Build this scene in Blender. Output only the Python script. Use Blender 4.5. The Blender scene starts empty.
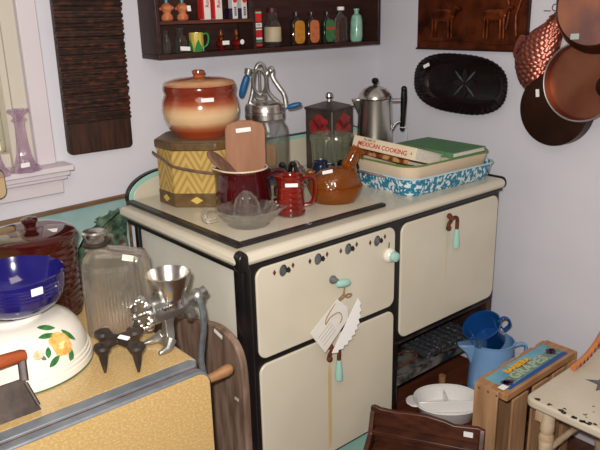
import bpy, bmesh, math, random
from mathutils import Vector, Matrix, noise
random.seed(7)
PI = math.pi
S = bpy.context.scene
COL = S.collection
def R(a): return math.radians(a)

# ------------------------------------------------------------------ camera
def make_camera():
    cd = bpy.data.cameras.new('camera'); co = bpy.data.objects.new('camera', cd); COL.objects.link(co)
    pt, ro, ya = 0.303687, -0.0240602, 0.699680
    d = Vector((math.sin(ya)*math.cos(pt), math.cos(ya)*math.cos(pt), -math.sin(pt)))
    r = d.cross(Vector((0, 0, 1))).normalized(); u = r.cross(d)
    r2 = r*math.cos(ro) + u*math.sin(ro); u2 = -r*math.sin(ro) + u*math.cos(ro)
    m = Matrix((r2, u2, -d)).transposed().to_4x4(); m.translation = Vector((-0.870, -1.259, 1.431))
    co.matrix_world = m
    cd.sensor_width = 36; cd.lens = 680.85/600*36; cd.clip_start = .02
    S.camera = co
    return r2, u2, d
CR, CU, CD = make_camera()
CAM = Vector((-0.870, -1.259, 1.431))

# ------------------------------------------------------------------ world, lights, exposure
S.view_settings.view_transform = 'Standard'; S.view_settings.look = 'None'
S.view_settings.gamma = 1; S.view_settings.use_curve_mapping = False
S.view_settings.exposure = 0.0
W = bpy.data.worlds.new('daylight'); S.world = W; W.use_nodes = True
W.node_tree.nodes['Background'].inputs[0].default_value = (1.0, .93, .70, 1)
W.node_tree.nodes['Background'].inputs[1].default_value = 1.0
def area(name, loc, target, size, power, color=(1, 1, 1), sy=None):
    ld = bpy.data.lights.new(name, 'AREA'); ld.energy = power; ld.color = color; ld.size = size
    if sy: ld.shape = 'RECTANGLE'; ld.size_y = sy
    lo = bpy.data.objects.new(name, ld); COL.objects.link(lo); lo.location = loc
    lo.rotation_euler = (Vector(target)-Vector(loc)).to_track_quat('-Z', 'Y').to_euler()
    return lo
area('camera_flash', CAM + CU*.06 - CR*.03 - CD*.02, CAM + CD*2, .03, 33, (1.0, .965, .93))
area('overhead_fill_light', (-.9, -1.3, 2.30), (-.9, -1.3, 0), .9, 13, (1.0, .88, .74))  # added overhead fill that lifts the ambient level; no lamp is seen here

# ------------------------------------------------------------------ materials
def lin(c):
    return tuple(((x/255)/12.92 if x/255 <= .04045 else ((x/255+.055)/1.055)**2.4) for x in c)
def M(name, c1, c2=None, scale=8, stretch=(1, 1, 1), rough=.5, metal=0, bump=0, bscale=None, trans=0, ior=1.45, coat=0, emit=0, lo=.35, hi=.65, detail=4, tex='noise', alpha=1):
    m = bpy.data.materials.new(name); m.use_nodes = True
    nt = m.node_tree; N = nt.nodes; L = nt.links; b = N['Principled BSDF']
    b.inputs['Base Color'].default_value = (*lin(c1), 1)
    b.inputs['Roughness'].default_value = rough; b.inputs['Metallic'].default_value = metal
    b.inputs['Transmission Weight'].default_value = trans; b.inputs['IOR'].default_value = ior
    b.inputs['Coat Weight'].default_value = coat; b.inputs['Coat Roughness'].default_value = .04
    if emit:
        b.inputs['Emission Color'].default_value = (*lin(c1), 1); b.inputs['Emission Strength'].default_value = emit
    tc = N.new('ShaderNodeTexCoord'); mp = N.new('ShaderNodeMapping'); mp.inputs['Scale'].default_value = stretch
    L.new(tc.outputs['Object'], mp.inputs['Vector'])
    def texn(sc):
        if tex == 'voronoi':
            t = N.new('ShaderNodeTexVoronoi'); t.inputs['Scale'].default_value = sc; o = t.outputs['Distance']
        elif tex == 'wave':
            t = N.new('ShaderNodeTexWave'); t.inputs['Scale'].default_value = sc; t.inputs['Distortion'].default_value = 3; o = t.outputs['Fac']
        else:
            t = N.new('ShaderNodeTexNoise'); t.inputs['Scale'].default_value = sc; t.inputs['Detail'].default_value = detail; o = t.outputs['Fac']
        L.new(mp.outputs['Vector'], t.inputs['Vector']); return o
    m['_'] = 0
    if c2 is not None:
        o = texn(scale); rp = N.new('ShaderNodeValToRGB')
        rp.color_ramp.elements[0].position = lo; rp.color_ramp.elements[1].position = hi
        rp.color_ramp.elements[0].color = (*lin(c1), 1); rp.color_ramp.elements[1].color = (*lin(c2), 1)
        L.new(o, rp.inputs['Fac']); L.new(rp.outputs['Color'], b.inputs['Base Color'])
    if bump:
        o = texn(bscale or scale); bp = N.new('ShaderNodeBump'); bp.inputs['Strength'].default_value = bump; bp.inputs['Distance'].default_value = .004
        L.new(o, bp.inputs['Height']); L.new(bp.outputs['Normal'], b.inputs['Normal'])
    return m
def banded(name, stops, axis=2, rough=.15, coat=.5, lohi=(0, 1), noisy=.06):
    """glaze bands along the object's own height: stops = [(height in m, colour)]"""
    m = M(name, stops[0][1], rough=rough, coat=coat); nt = m.node_tree; N = nt.nodes; L = nt.links; b = N['Principled BSDF']
    tc = N.new('ShaderNodeTexCoord'); sp = N.new('ShaderNodeSeparateXYZ'); L.new(tc.outputs['Object'], sp.inputs[0])
    nz = N.new('ShaderNodeTexNoise'); nz.inputs['Scale'].default_value = 30; L.new(tc.outputs['Object'], nz.inputs['Vector'])
    ma = N.new('ShaderNodeMath'); ma.operation = 'MULTIPLY_ADD'; ma.inputs[1].default_value = noisy*.15; L.new(nz.outputs['Fac'], ma.inputs[0]); L.new(sp.outputs[axis], ma.inputs[2])
    mr = N.new('ShaderNodeMapRange'); mr.inputs[1].default_value = lohi[0]; mr.inputs[2].default_value = lohi[1]; L.new(ma.outputs[0], mr.inputs[0])
    rp = N.new('ShaderNodeValToRGB'); L.new(mr.outputs[0], rp.inputs[0])
    e = rp.color_ramp.elements
    while len(e) > 1: e.remove(e[-1])
    for i, (h, c) in enumerate(stops):
        p = (h-lohi[0])/(lohi[1]-lohi[0])
        x = e[0] if i == 0 else e.new(p)
        x.position = p; x.color = (*lin(c), 1)
    L.new(rp.outputs['Color'], b.inputs['Base Color']); return m

m_wall = M('wall_paint', (212, 210, 216), (206, 204, 211), scale=3, rough=.75, bump=.03, bscale=60)
m_ceil = M('ceiling_paint', (225, 220, 215), rough=.8)
m_floor = M('floor_boards', (70, 42, 28), (98, 62, 42), scale=3, stretch=(1, 14, 1), rough=.45)
m_trim = M('trim_paint', (212, 203, 207), (206, 197, 201), scale=5, rough=.45)
m_sash = M('sash_paint', (200, 192, 178), (194, 186, 172), scale=5, rough=.5)
m_pane = M('window_pane', (255, 255, 250), rough=.02, trans=1, ior=1.02)
m_enamel = M('cream_enamel', (210, 202, 182), (203, 194, 173), scale=5, rough=.28, coat=.25)
m_enamel_side = M('grey_cream_enamel', (222, 218, 206), (210, 205, 190), scale=4, rough=.35)
m_mint = M('mint_enamel', (160, 202, 188), (150, 194, 180), scale=5, rough=.25)
m_black = M('black_enamel', (18, 17, 18), (34, 28, 26), scale=14, rough=.28, lo=.5, hi=.8)
m_rustblack = M('rusty_black_iron', (26, 20, 18), (74, 44, 30), scale=12, rough=.55, lo=.4, hi=.75, bump=.2)
m_rust = M('rust', (122, 58, 22), (60, 28, 16), scale=60, rough=.8, bump=.4)
m_lead = M('grey_cast_metal', (120, 126, 128), (92, 96, 98), scale=50, rough=.5, metal=.5)
m_mottle = M('mottled_pan_metal', (112, 108, 102), (30, 30, 30), scale=22, rough=.5, metal=.2, lo=.42, hi=.62, detail=8)
m_speck = M('speckled_black_enamel', (50, 50, 54), (150, 154, 154), scale=110, rough=.4, lo=.60, hi=.72)
m_steel = M('polished_aluminium', (208, 204, 196), rough=.26, metal=1, bump=.02, bscale=40)
m_dullsteel = M('dull_cast_aluminium', (184, 182, 176), (146, 144, 138), scale=20, rough=.36, metal=.9, bump=.15, bscale=80)
m_zinc = M('zinc_grey_band', (112, 118, 124), (136, 142, 148), scale=18, rough=.42, metal=.35)
m_iron = M('dark_cast_iron', (70, 58, 52), (46, 38, 34), scale=30, rough=.5, metal=.3, bump=.3)
m_formica = M('yellow_formica', (184, 152, 98), (204, 176, 124), scale=170, stretch=(1, 1.6, 1.6), rough=.24, coat=.35, lo=.44, hi=.72, detail=2)
m_white = M('white_label', (238, 236, 232), rough=.7)
m_paper = M('tag_paper', (222, 218, 208), (214, 210, 200), scale=9, rough=.8)
m_ink = M('black_ink', (30, 28, 30), rough=.7)
m_redink = M('red_ink', (190, 30, 34), rough=.6)
m_wood_dark = M('dark_stained_wood', (44, 22, 14), (72, 38, 24), scale=6, stretch=(1, 12, 12), rough=.42, bump=.1)
m_wood_shelf = M('shelf_wood', (40, 21, 18), (58, 32, 26), scale=6, stretch=(1, 10, 10), rough=.45)
m_wood_red = M('red_brown_wood', (100, 54, 34), (76, 38, 24), scale=6, stretch=(1, 12, 12), rough=.4)
m_washboard = M('old_carved_wood', (38, 24, 18), (78, 42, 28), scale=9, stretch=(9, 9, 1), rough=.5, lo=.4, hi=.8)
m_ribwood = M('worn_rib_wood', (36, 24, 20), (100, 54, 36), scale=40, stretch=(1, 1, 2), rough=.42, lo=.46, hi=.76, bump=.2)
m_oldwood = M('weathered_wood', (146, 120, 102), (100, 78, 64), scale=7, stretch=(6, 6, 1), rough=.65, bump=.15, detail=7)
m_pine = M('pine', (176, 130, 88), (150, 104, 66), scale=5, stretch=(2, 14, 2), rough=.6, bump=.05)
m_pine_up = M('pine_upright', (182, 142, 104), (152, 114, 80), scale=5, stretch=(10, 10, 1), rough=.6, bump=.05)
m_handlewood = M('turned_wood_handle', (164, 122, 84), (140, 98, 62), scale=12, stretch=(1, 6, 6), rough=.5)
m_redwoodh = M('reddish_wood_handle', (166, 82, 40), (134, 60, 30), scale=12, stretch=(1, 6, 6), rough=.4)
m_paddle = M('beech_paddle', (158, 108, 76), (142, 94, 62), scale=5, stretch=(8, 8, 1), rough=.6)
m_spoonwood = M('grey_brown_spoon_wood', (126, 92, 74), (100, 70, 54), scale=8, stretch=(8, 8, 1), rough=.6)
def MG(name, tint, haze=.12, hazec=(225, 225, 222), ior=1.5, gloss=.04, refr=.25, bump=0, bscale=100):
    """thin-walled pressed glass: see-through, fresnel reflections, a little dust"""
    m = bpy.data.materials.new(name); m.use_nodes = True; nt = m.node_tree; N = nt.nodes; L = nt.links; N.clear()
    out = N.new('ShaderNodeOutputMaterial'); tr = N.new('ShaderNodeBsdfTransparent'); tr.inputs[0].default_value = (*lin(tint), 1)
    rf = N.new('ShaderNodeBsdfGlass'); rf.inputs['Color'].default_value = (*lin(tint), 1); rf.inputs['Roughness'].default_value = .02; rf.inputs['IOR'].default_value = ior
    gl = N.new('ShaderNodeBsdfGlossy'); gl.inputs['Roughness'].default_value = gloss
    df = N.new('ShaderNodeBsdfDiffuse'); df.inputs[0].default_value = (*lin(hazec), 1)
    lw = N.new('ShaderNodeLayerWeight'); lw.inputs[0].default_value = .5
    pw = N.new('ShaderNodeMath'); pw.operation = 'POWER'; pw.inputs[1].default_value = 3.5; L.new(lw.outputs['Facing'], pw.inputs[0])
    fr = N.new('ShaderNodeMath'); fr.operation = 'MULTIPLY_ADD'; fr.inputs[1].default_value = .75; fr.inputs[2].default_value = .05; L.new(pw.outputs[0], fr.inputs[0])
    m1 = N.new('ShaderNodeMixShader'); m1.inputs[0].default_value = refr; L.new(tr.outputs[0], m1.inputs[1]); L.new(rf.outputs[0], m1.inputs[2])
    m2 = N.new('ShaderNodeMixShader'); m2.inputs[0].default_value = haze; L.new(m1.outputs[0], m2.inputs[1]); L.new(df.outputs[0], m2.inputs[2])
    m3 = N.new('ShaderNodeMixShader'); L.new(fr.outputs[0], m3.inputs[0]); L.new(m2.outputs[0], m3.inputs[1]); L.new(gl.outputs[0], m3.inputs[2])
    if bump:
        tc = N.new('ShaderNodeTexCoord'); t = N.new('ShaderNodeTexVoronoi'); t.inputs['Scale'].default_value = bscale; L.new(tc.outputs['Object'], t.inputs['Vector'])
        bp = N.new('ShaderNodeBump'); bp.inputs['Strength'].default_value = bump; bp.inputs['Distance'].default_value = .002; L.new(t.outputs['Distance'], bp.inputs['Height'])
        for q in (rf, gl, df): L.new(bp.outputs[0], q.inputs['Normal'])
    L.new(m3.outputs[0], out.inputs[0]); return m
m_glass = MG('clear_glass', (250, 251, 250), haze=.012, refr=.10, gloss=.02)
m_juicer = MG('pressed_clear_glass', (253, 253, 252), haze=.012, refr=.30, gloss=.02)
m_ribglass = MG('ribbed_bottle_glass', (253, 249, 242), haze=.04, refr=.40, gloss=.03)
m_glassg = MG('greenish_clear_glass', (244, 247, 238), haze=.09, hazec=(190, 194, 176), refr=.45)
m_purple = MG('purple_glass', (248, 240, 250), haze=.02, hazec=(206, 180, 214), refr=.25)
m_amber = MG('amber_glass', (246, 206, 130), haze=.30, hazec=(160, 92, 24), bump=.6, bscale=150, gloss=.10, refr=.25)
m_amber_s = MG('smooth_amber_glass', (244, 192, 108), haze=.26, hazec=(156, 84, 20), refr=.3)
m_blackglass = M('black_glass', (16, 8, 9), (22, 10, 11), scale=30, rough=.22, coat=.15, bump=.15)
m_blackglass2 = M('frosted_pattern_glass', (92, 96, 102), (40, 40, 44), scale=70, rough=.3)
m_copper = M('copper', (192, 112, 82), (150, 78, 54), scale=7, rough=.3, metal=1, detail=3)
m_copper_pol = M('worn_polished_copper', (200, 134, 108), (150, 112, 110), scale=9, rough=.4, metal=.85, lo=.4, hi=.65)
m_copper_in = M('copper_pan_inside', (168, 112, 88), (140, 86, 66), scale=6, rough=.4, metal=.9)
m_copper_dark = M('dark_tarnished_copper', (74, 44, 32), (50, 28, 20), scale=6, rough=.42, metal=.7)
m_copper_fish = M('pink_copper_mould', (186, 116, 100), (150, 84, 70), scale=9, rough=.40, metal=1)
m_copper_pic = M('embossed_dark_copper', (122, 58, 28), (58, 26, 14), scale=16, rough=.38, metal=.75, bump=.7, bscale=26, lo=.35, hi=.7)
m_tinrim = M('tin_lining', (186, 180, 176), rough=.35, metal=.9)
m_brownglaze = M('brown_glaze', (66, 15, 9), (48, 11, 7), scale=8, rough=.1, coat=.6)
m_maroon = M('maroon_glaze', (70, 12, 14), (54, 8, 12), scale=8, rough=.1, coat=.7)
m_cream_glaze = M('cream_glaze', (226, 206, 178), rough=.2, coat=.4)
m_redglaze = M('red_brown_glaze', (128, 26, 12), (90, 16, 8), scale=10, rough=.1, coat=.7)
m_cobalt = M('cobalt_glaze', (30, 26, 104), (22, 18, 86), scale=6, rough=.12, coat=.7)
m_whiteglaze = M('white_glaze', (234, 228, 216), (226, 220, 206), scale=5, rough=.18, coat=.5)
m_casserole = M('white_casserole_glass', (232, 228, 224), rough=.15, coat=.4)
m_rose = M('painted_yellow_rose', (228, 188, 110), (204, 150, 72), scale=90, rough=.3)
m_rose2 = M('painted_pale_petal', (244, 214, 146), rough=.3)
m_leaf = M('painted_green_leaf', (40, 98, 50), (70, 128, 74), scale=90, rough=.3)
m_leafpink = M('painted_pale_bud', (232, 206, 178), (220, 160, 110), scale=120, rough=.3)
m_ltblue = M('light_blue_enamelware', (120, 160, 204), (112, 152, 196), scale=5, rough=.2, coat=.4)
m_dkblue = M('dark_blue_enamelware', (20, 70, 132), (15, 58, 116), scale=5, rough=.15, coat=.5)
m_bluehandle = M('blue_painted_wood', (34, 98, 150), (26, 78, 124), scale=20, rough=.4)
m_spatter = M('blue_white_spatter_enamel', (22, 120, 152), (214, 226, 228), scale=95, stretch=(1, 1, .7), rough=.2, coat=.4, lo=.50, hi=.58, detail=2)
m_creampan = M('cream_enamel_pan', (226, 204, 176), (222, 198, 168), scale=4, rough=.3, coat=.2)
m_greenrim = M('green_enamel_rim', (96, 130, 60), rough=.3)
m_greybl = M('plain_grey_plate', (104, 110, 112), (76, 80, 84), scale=60, rough=.6)
m_woven = M('woven_straw', (196, 160, 76), (168, 128, 50), scale=20, rough=.7)
m_brownband = M('brown_painted_band', (104, 80, 44), (82, 60, 32), scale=40, rough=.45)
m_boxlid = M('brown_lid_top', (128, 108, 82), (108, 88, 64), scale=12, rough=.5)
m_diamond = M('straw_diamond', (206, 172, 84), rough=.6)
m_chairpaint = M('chipped_cream_paint', (206, 196, 176), (192, 180, 158), scale=6, rough=.5)
m_chip = M('bare_dark_chip', (52, 44, 40), rough=.7)
m_birch = M('worn_cream_turned_wood', (204, 184, 154), (168, 130, 96), scale=14, rough=.55, stretch=(1, 1, 3))
m_plastic = M('black_bakelite', (14, 13, 13), rough=.22)
m_string = M('brown_string', (150, 116, 70), rough=.9)
m_redtin = M('red_paint', (196, 40, 36), rough=.35)
m_skyblue = M('label_sky_blue', (112, 168, 182), (84, 140, 170), scale=12, rough=.5)
m_lblue = M('label_deep_blue', (24, 74, 140), rough=.5)
m_lgreen = M('label_vineyard_green', (78, 112, 92), (130, 150, 126), scale=60, rough=.5)
m_grape = M('label_grape_purple', (92, 44, 98), (50, 24, 66), scale=90, rough=.5)
m_yellowink = M('yellow_ink', (232, 176, 30), rough=.5)
m_ivory = M('ivory_cover', (226, 212, 184), (218, 202, 172), scale=10, rough=.5)
m_pages = M('book_pages', (232, 226, 214), (206, 198, 184), scale=90, stretch=(1, 1, 8), rough=.8)
m_greenbook = M('green_cloth_cover', (92, 136, 96), (82, 124, 86), scale=30, rough=.6)
m_palegreen = M('pale_green_cover', (176, 186, 158), rough=.6)
m_fruit = M('fruit_patterned_spine', (186, 140, 84), (110, 44, 26), scale=40, rough=.5, lo=.45, hi=.6)
m_maroonbk = M('maroon_board', (66, 16, 20), rough=.5)
m_paint_sky = M('painted_sky', (160, 184, 178), (128, 160, 160), scale=6, rough=.5)
m_frame = M('thin_wood_frame', (122, 92, 62), (98, 70, 44), scale=8, stretch=(1, 10, 10), rough=.5)

# ------------------------------------------------------------------ object helpers
def basis(o):
    m = o.matrix_basis.copy(); p = o.parent
    while p is not None: m = p.matrix_basis @ m; p = p.parent
    return m
def tag(o, label=None, cat=None, group=None, kind=None):
    if label: o['label'] = label
    if cat: o['category'] = cat
    if group: o['group'] = group
    if kind: o['kind'] = kind
    return o
def thing(name, label, cat, loc=(0, 0, 0), rz=0, group=None, rot=None, mat=None):
    o = bpy.data.objects.new(name, None); COL.objects.link(o); o.empty_display_size = .05
    o.location = loc; o.rotation_euler = rot if rot else (0, 0, R(rz))
    return tag(o, label, cat, group)
def rrect(w, h, r, n=5, cx=0, cy=0):
    out = []
    for sx, sy, a in ((1, 1, 0), (-1, 1, 90), (-1, -1, 180), (1, -1, 270)):
        for k in range(n+1):
            t = R(a+90*k/n); out.append((cx+sx*(w/2-r)+r*math.cos(t), cy+sy*(h/2-r)+r*math.sin(t)))
    return out
def curve_pts(pts, n=6):
    """Catmull-Rom through pts"""
    P = [Vector(p) for p in pts]; out = []
    for i in range(len(P)-1):
        a = P[max(i-1, 0)]; b = P[i]; c = P[i+1]; d = P[min(i+2, len(P)-1)]
        for k in range(n):
            t = k/n
            out.append(.5*((2*b)+(c-a)*t+(2*a-5*b+4*c-d)*t*t+(3*b-a-3*c+d)*t**3))
    out.append(P[-1]); return out
class MB:
    def __init__(s): s.bm = bmesh.new()
    def box(s, x0, x1, y0, y1, z0, z1, mat=None):
        v = [Vector((x, y, z)) for x in (x0, x1) for y in (y0, y1) for z in (z0, z1)]
        if mat: v = [mat @ p for p in v]
        b = [s.bm.verts.new(p) for p in v]
        for f in ((0, 1, 3, 2), (4, 6, 7, 5), (0, 4, 5, 1), (2, 3, 7, 6), (0, 2, 6, 4), (1, 5, 7, 3)): s.bm.faces.new([b[i] for i in f])
        return s
    def rings(s, rings, close=False, cap0=True, cap1=True):
        vs = [[s.bm.verts.new(p) for p in r] for r in rings]
        n = len(vs[0])
        pairs = list(zip(vs, vs[1:])) + ([(vs[-1], vs[0])] if close else [])
        for a, b in pairs:
            for i in range(n):
                j = (i+1) % n
                s.bm.faces.new((a[i], a[j], b[j], b[i]))
        if not close:
            if cap0: s.bm.faces.new(vs[0][::-1])
            if cap1: s.bm.faces.new(vs[-1])
        return s
    def lathe(s, prof, c=(0, 0, 0), seg=40, sx=1, sy=1, mat=None, rf=None):
        """prof = [(r,z)...]; r==0 makes a pole"""
        rows = []
        for r, z in prof:
            if r <= 1e-6:
                p = Vector((c[0], c[1], c[2]+z)); rows.append([s.bm.verts.new(mat @ p if mat else p)])
            else:
                row = []
                for i in range(seg):
                    a = 2*PI*i/seg; q = r*(rf(a, z) if rf else 1)
                    p = Vector((c[0]+q*sx*math.cos(a), c[1]+q*sy*math.sin(a), c[2]+z)); row.append(s.bm.verts.new(mat @ p if mat else p))
                rows.append(row)
        for a, b in zip(rows, rows[1:]):
            for i in range(seg):
                j = (i+1) % seg
                if len(a) == 1 and len(b) == 1: continue
                if len(a) == 1: s.bm.faces.new((a[0], b[j], b[i]))
                elif len(b) == 1: s.bm.faces.new((a[i], a[j], b[0]))
                else: s.bm.faces.new((a[i], a[j], b[j], b[i]))
        return s
    def prism(s, poly, o, ux, uy, t):
        """poly in the plane (ux,uy) at o, extruded by vector t"""
        o = Vector(o); ux = Vector(ux); uy = Vector(uy); t = Vector(t)
        r0 = [o+ux*a+uy*b for a, b in poly]
        return s.rings([r0, [p+t for p in r0]])
    def tube(s, pts, r, seg=8, sq=1.0, caps=True):
        P = [Vector(p) for p in pts]; rings = []; up = None
        for i, p in enumerate(P):
            t = (P[min(i+1, len(P)-1)]-P[max(i-1, 0)]).normalized()
            if up is None:
                up = Vector((0, 0, 1)) if abs(t.z) < .9 else Vector((1, 0, 0))
            n = (up - t*up.dot(t)).normalized(); b = t.cross(n); up = n
            rr = r[i] if isinstance(r, (list, tuple)) else r
            rings.append([p+n*rr*math.cos(2*PI*k/seg)+b*rr*sq*math.sin(2*PI*k/seg) for k in range(seg)])
        return s.rings(rings, cap0=caps, cap1=caps)
    def torus(s, c, R0, r, ax=(1, 0, 0), ay=(0, 1, 0), seg=32, rs=8, rx=1, ry=1):
        c = Vector(c); ax = Vector(ax); ay = Vector(ay); n = ax.cross(ay).normalized(); rings = []
        for i in range(seg):
            a = 2*PI*i/seg; dr = (ax*math.cos(a)*rx+ay*math.sin(a)*ry); p = c+dr*R0; dn = dr.normalized()
            rings.append([p+dn*r*math.cos(2*PI*k/rs)+n*r*math.sin(2*PI*k/rs) for k in range(rs)])
        return s.rings(rings, close=True)
    def ball(s, c, r, seg=16, n=8, sx=1, sy=1, sz=1):
        return s.lathe([(r*math.sin(PI*k/n), -r*sz*math.cos(PI*k/n)) for k in range(n+1)], c, seg, sx, sy)
    def build(s, name, m, parent=None, local=False, bevel=0, bseg=2, sub=0, ang=35, mods=None):
        bmesh.ops.recalc_face_normals(s.bm, faces=s.bm.faces[:])
        me = bpy.data.meshes.new(name); s.bm.to_mesh(me); s.bm.free()
        for f in me.polygons: f.use_smooth = True
        me.set_sharp_from_angle(angle=R(ang))
        o = bpy.data.objects.new(name, me); COL.objects.link(o)
        if m: me.materials.append(m)
        if parent is not None:
            if not local: me.transform(basis(parent).inverted())
            o.parent = parent
        if bevel:
            b = o.modifiers.new('bevel', 'BEVEL'); b.width = bevel; b.segments = bseg; b.limit_method = 'ANGLE'; b.angle_limit = R(40)
        if sub:
            b = o.modifiers.new('sub', 'SUBSURF'); b.levels = sub; b.render_levels = sub
        return o
def struct(o):
    o['kind'] = 'structure'; return o
def lettering(name, s, size, o, ux, uy, m, parent, local=False, t=.0006, align='CENTER', bold=0, sx=1):
    cu = bpy.data.curves.new('t', 'FONT'); cu.body = s; cu.size = size; cu.align_x = align; cu.align_y = 'CENTER'; cu.offset = bold; cu.resolution_u = 2
    to = bpy.data.objects.new('t', cu); COL.objects.link(to)
    me = bpy.data.meshes.new_from_object(to.evaluated_get(bpy.context.evaluated_depsgraph_get()))
    bpy.data.objects.remove(to)
    o = Vector(o); ux = Vector(ux).normalized(); uy = Vector(uy).normalized(); n = ux.cross(uy)
    mb = MB(); mb.bm.from_mesh(me); bpy.data.meshes.remove(me)
    for v in mb.bm.verts: v.co = o+ux*v.co.x*sx+uy*v.co.y
    ret = bmesh.ops.extrude_face_region(mb.bm, geom=mb.bm.faces[:])
    for g in ret['geom']:
        if isinstance(g, bmesh.types.BMVert): g.co += n*t
    return mb.build(name, m, parent, local)
def sticker(parent, c, ux, uy, w, h, m=None, local=False, name='price_sticker', t=.0008, r=.001):
    ux = Vector(ux).normalized(); uy = Vector(uy).normalized(); n = ux.cross(uy)
    return MB().prism(rrect(w, h, r, 2), Vector(c), ux, uy, n*t).build(name, m or m_white, parent, local)
def copy_thing(o, loc=None, rz=None, label=None, group=None):
    r = o.copy(); COL.objects.link(r)
    if loc: r.location = loc
    if rz is not None: r.rotation_euler = (0, 0, R(rz))
    if label: r['label'] = label
    if group: r['group'] = group
    for ch in list(o.children):
        c = ch.copy(); COL.objects.link(c); c.parent = r
        for g in list(ch.children):
            d = g.copy(); COL.objects.link(d); d.parent = c
    return r
X, Y, Z = Vector((1, 0, 0)), Vector((0, 1, 0)), Vector((0, 0, 1))
HR = Vector((math.cos(-.6997), math.sin(-.6997), 0))          # horizontal direction across the view
HD = Vector((-HR.y, HR.x, 0))                                 # horizontal direction away from the view
FACE = -40.09                                                  # turn that faces the viewer's side of the room

# ================================================================== THE ROOM
YB, XR = .66, 1.165
b = MB(); b.box(-2.6, XR+.12, -3.2, YB+.12, -.1, 0); struct(b.build('floor', m_floor))
b = MB(); b.box(-2.6, XR+.12, -3.2, YB+.12, 2.4, 2.5); struct(b.build('ceiling', m_ceil))
b = MB()
b.box(-.222, XR+.12, YB, YB+.12, 0, 2.4); b.box(-2.6, -1.05, YB, YB+.12, 0, 2.4)
b.box(-1.05, -.222, YB, YB+.12, 0, 1.018); b.box(-1.05, -.222, YB, YB+.12, 2.1, 2.4)
struct(b.build('wall_back', m_wall))
b = MB(); b.box(XR, XR+.12, -3.2, YB, 0, 2.4); struct(b.build('wall_right', m_wall))
b = MB(); b.box(-2.7, -2.6, -3.2, YB+.12, 0, 2.4); struct(b.build('wall_left', m_wall))
b = MB(); b.box(-2.6, XR+.12, -3.3, -3.2, 0, 2.4); struct(b.build('wall_front', m_wall))
# window
b = MB()
b.box(-.222, -.170, YB-.022, YB, 1.036, 2.16); b.box(-1.10, -1.05, YB-.022, YB, 1.036, 2.16); b.box(-1.10, -.170, YB-.022, YB, 2.10, 2.16)
struct(b.build('trim_1', m_trim, bevel=.003))
b = MB()
b.box(-.262, -.2225, YB-.004, YB+.10, 1.036, 2.10); b.box(-.280, -.262, YB+.002, YB+.10, 1.036, 2.10)
b.box(-1.05, -.99, YB, YB+.10, 1.036, 2.10); b.box(-.99, -.280, YB+.02, YB+.09, 1.036, 1.075); b.box(-.99, -.280, YB+.02, YB+.09, 1.55, 1.60); b.box(-.99, -.280, YB+.02, YB+.09, 2.05, 2.10)
wf = b.build('window_1', m_sash, bevel=.002); struct(wf)
MB().box(-.99, -.280, YB+.05, YB+.054, 1.075, 2.05).build('pane', m_pane, wf)
b = MB()
b.box(-1.14, -.141, YB-.075, YB+.03, 1.020, 1.036); b.box(-1.13, -.148, YB-.058, YB, 1.004, 1.020); b.box(-1.13, -.152, YB-.045, YB, .992, 1.004); b.box(-1.12, -.158, YB-.022, YB, .948, .992)
struct(b.build('trim_2', m_trim, bevel=.003, bseg=3))
b = MB(); b.box(-2.6, XR, YB-.014, YB-.0005, 0, .11); struct(b.build('baseboard_back', m_trim, bevel=.003))
b = MB(); b.box(XR-.014, XR-.0005, -3.2, YB-.015, 0, .11); struct(b.build('baseboard_right', m_trim, bevel=.003))

# ================================================================== THE STOVE
st = thing('kitchen_range', 'old cream enamel kitchen range with black trim and mint backsplash', 'stove', (.53, .3, 0))
b = MB(); b.box(.004, .563, .004, .52, .20, .853); b.box(.563, 1.055, .004, .52, .462, .853)
b.build('body', m_enamel_side, st, bevel=.004)
b = MB(); b.box(.0, 1.058, -.006, .004, .457, .856); b.box(0, .566, -.006, .004, .195, .457)
b.build('front_frame', m_black, st, bevel=.002)
# corner post with domed cap
b = MB(); b.prism(rrect(.040, .040, .016, 5), (.014, .012, .02), X, Y, Z*.838); b.build('corner_post', m_black, st)
b = MB(); pr = [(-.016, 0)]+[(-.016*math.cos(PI*k/10), .030+.017*math.sin(PI*k/10)) for k in range(11)]+[(.016, 0)]
b.prism(pr, (-.006, -.026, .846), Vector((1, -.0, 0)), Z, Y*.035+Vector((.006, 0, 0))); cp = b.build('corner_cap', m_black, st, bevel=.008, bseg=4)
# enamel fronts
def front(name, x0, x1, z0, z1, r, m=m_enamel, slope=0):
    w, h = x1-x0, z1-z0
    return MB().prism(rrect(w, h, r, 8, (x0+x1)/2, (z0+z1)/2), (0, -.013, 0), X, Z, Y*.008).build(name, m, st, bevel=.003, bseg=3)
valve = front('valve_panel', .036, .537, .592, .838, .026)
oven = front('oven_door', .036, .537, .204, .576, .026)
warm = front('warming_door', .564, 1.047, .470, .836, .030)
# rust streaks under the two door handles (run-down stains with their own shape)
for par, x, z1, z0, w in ((oven, .274, .50, .215, .0075), (warm, .779, .76, .60, .0022)):
    m = M('rust_stain', (194, 168, 122) if w > .004 else (196, 182, 154), (206, 188, 158), scale=30, stretch=(1, 1, .2), rough=.5)
    MB().prism([(-w, z0), (w*.8, z0+.02), (w, z1-.02), (w*.3, z1), (-w*.8, z1-.01)], (x, -.0135, 0), X, Z, Y*.0004).build('rust_stain', m, par)
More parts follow.
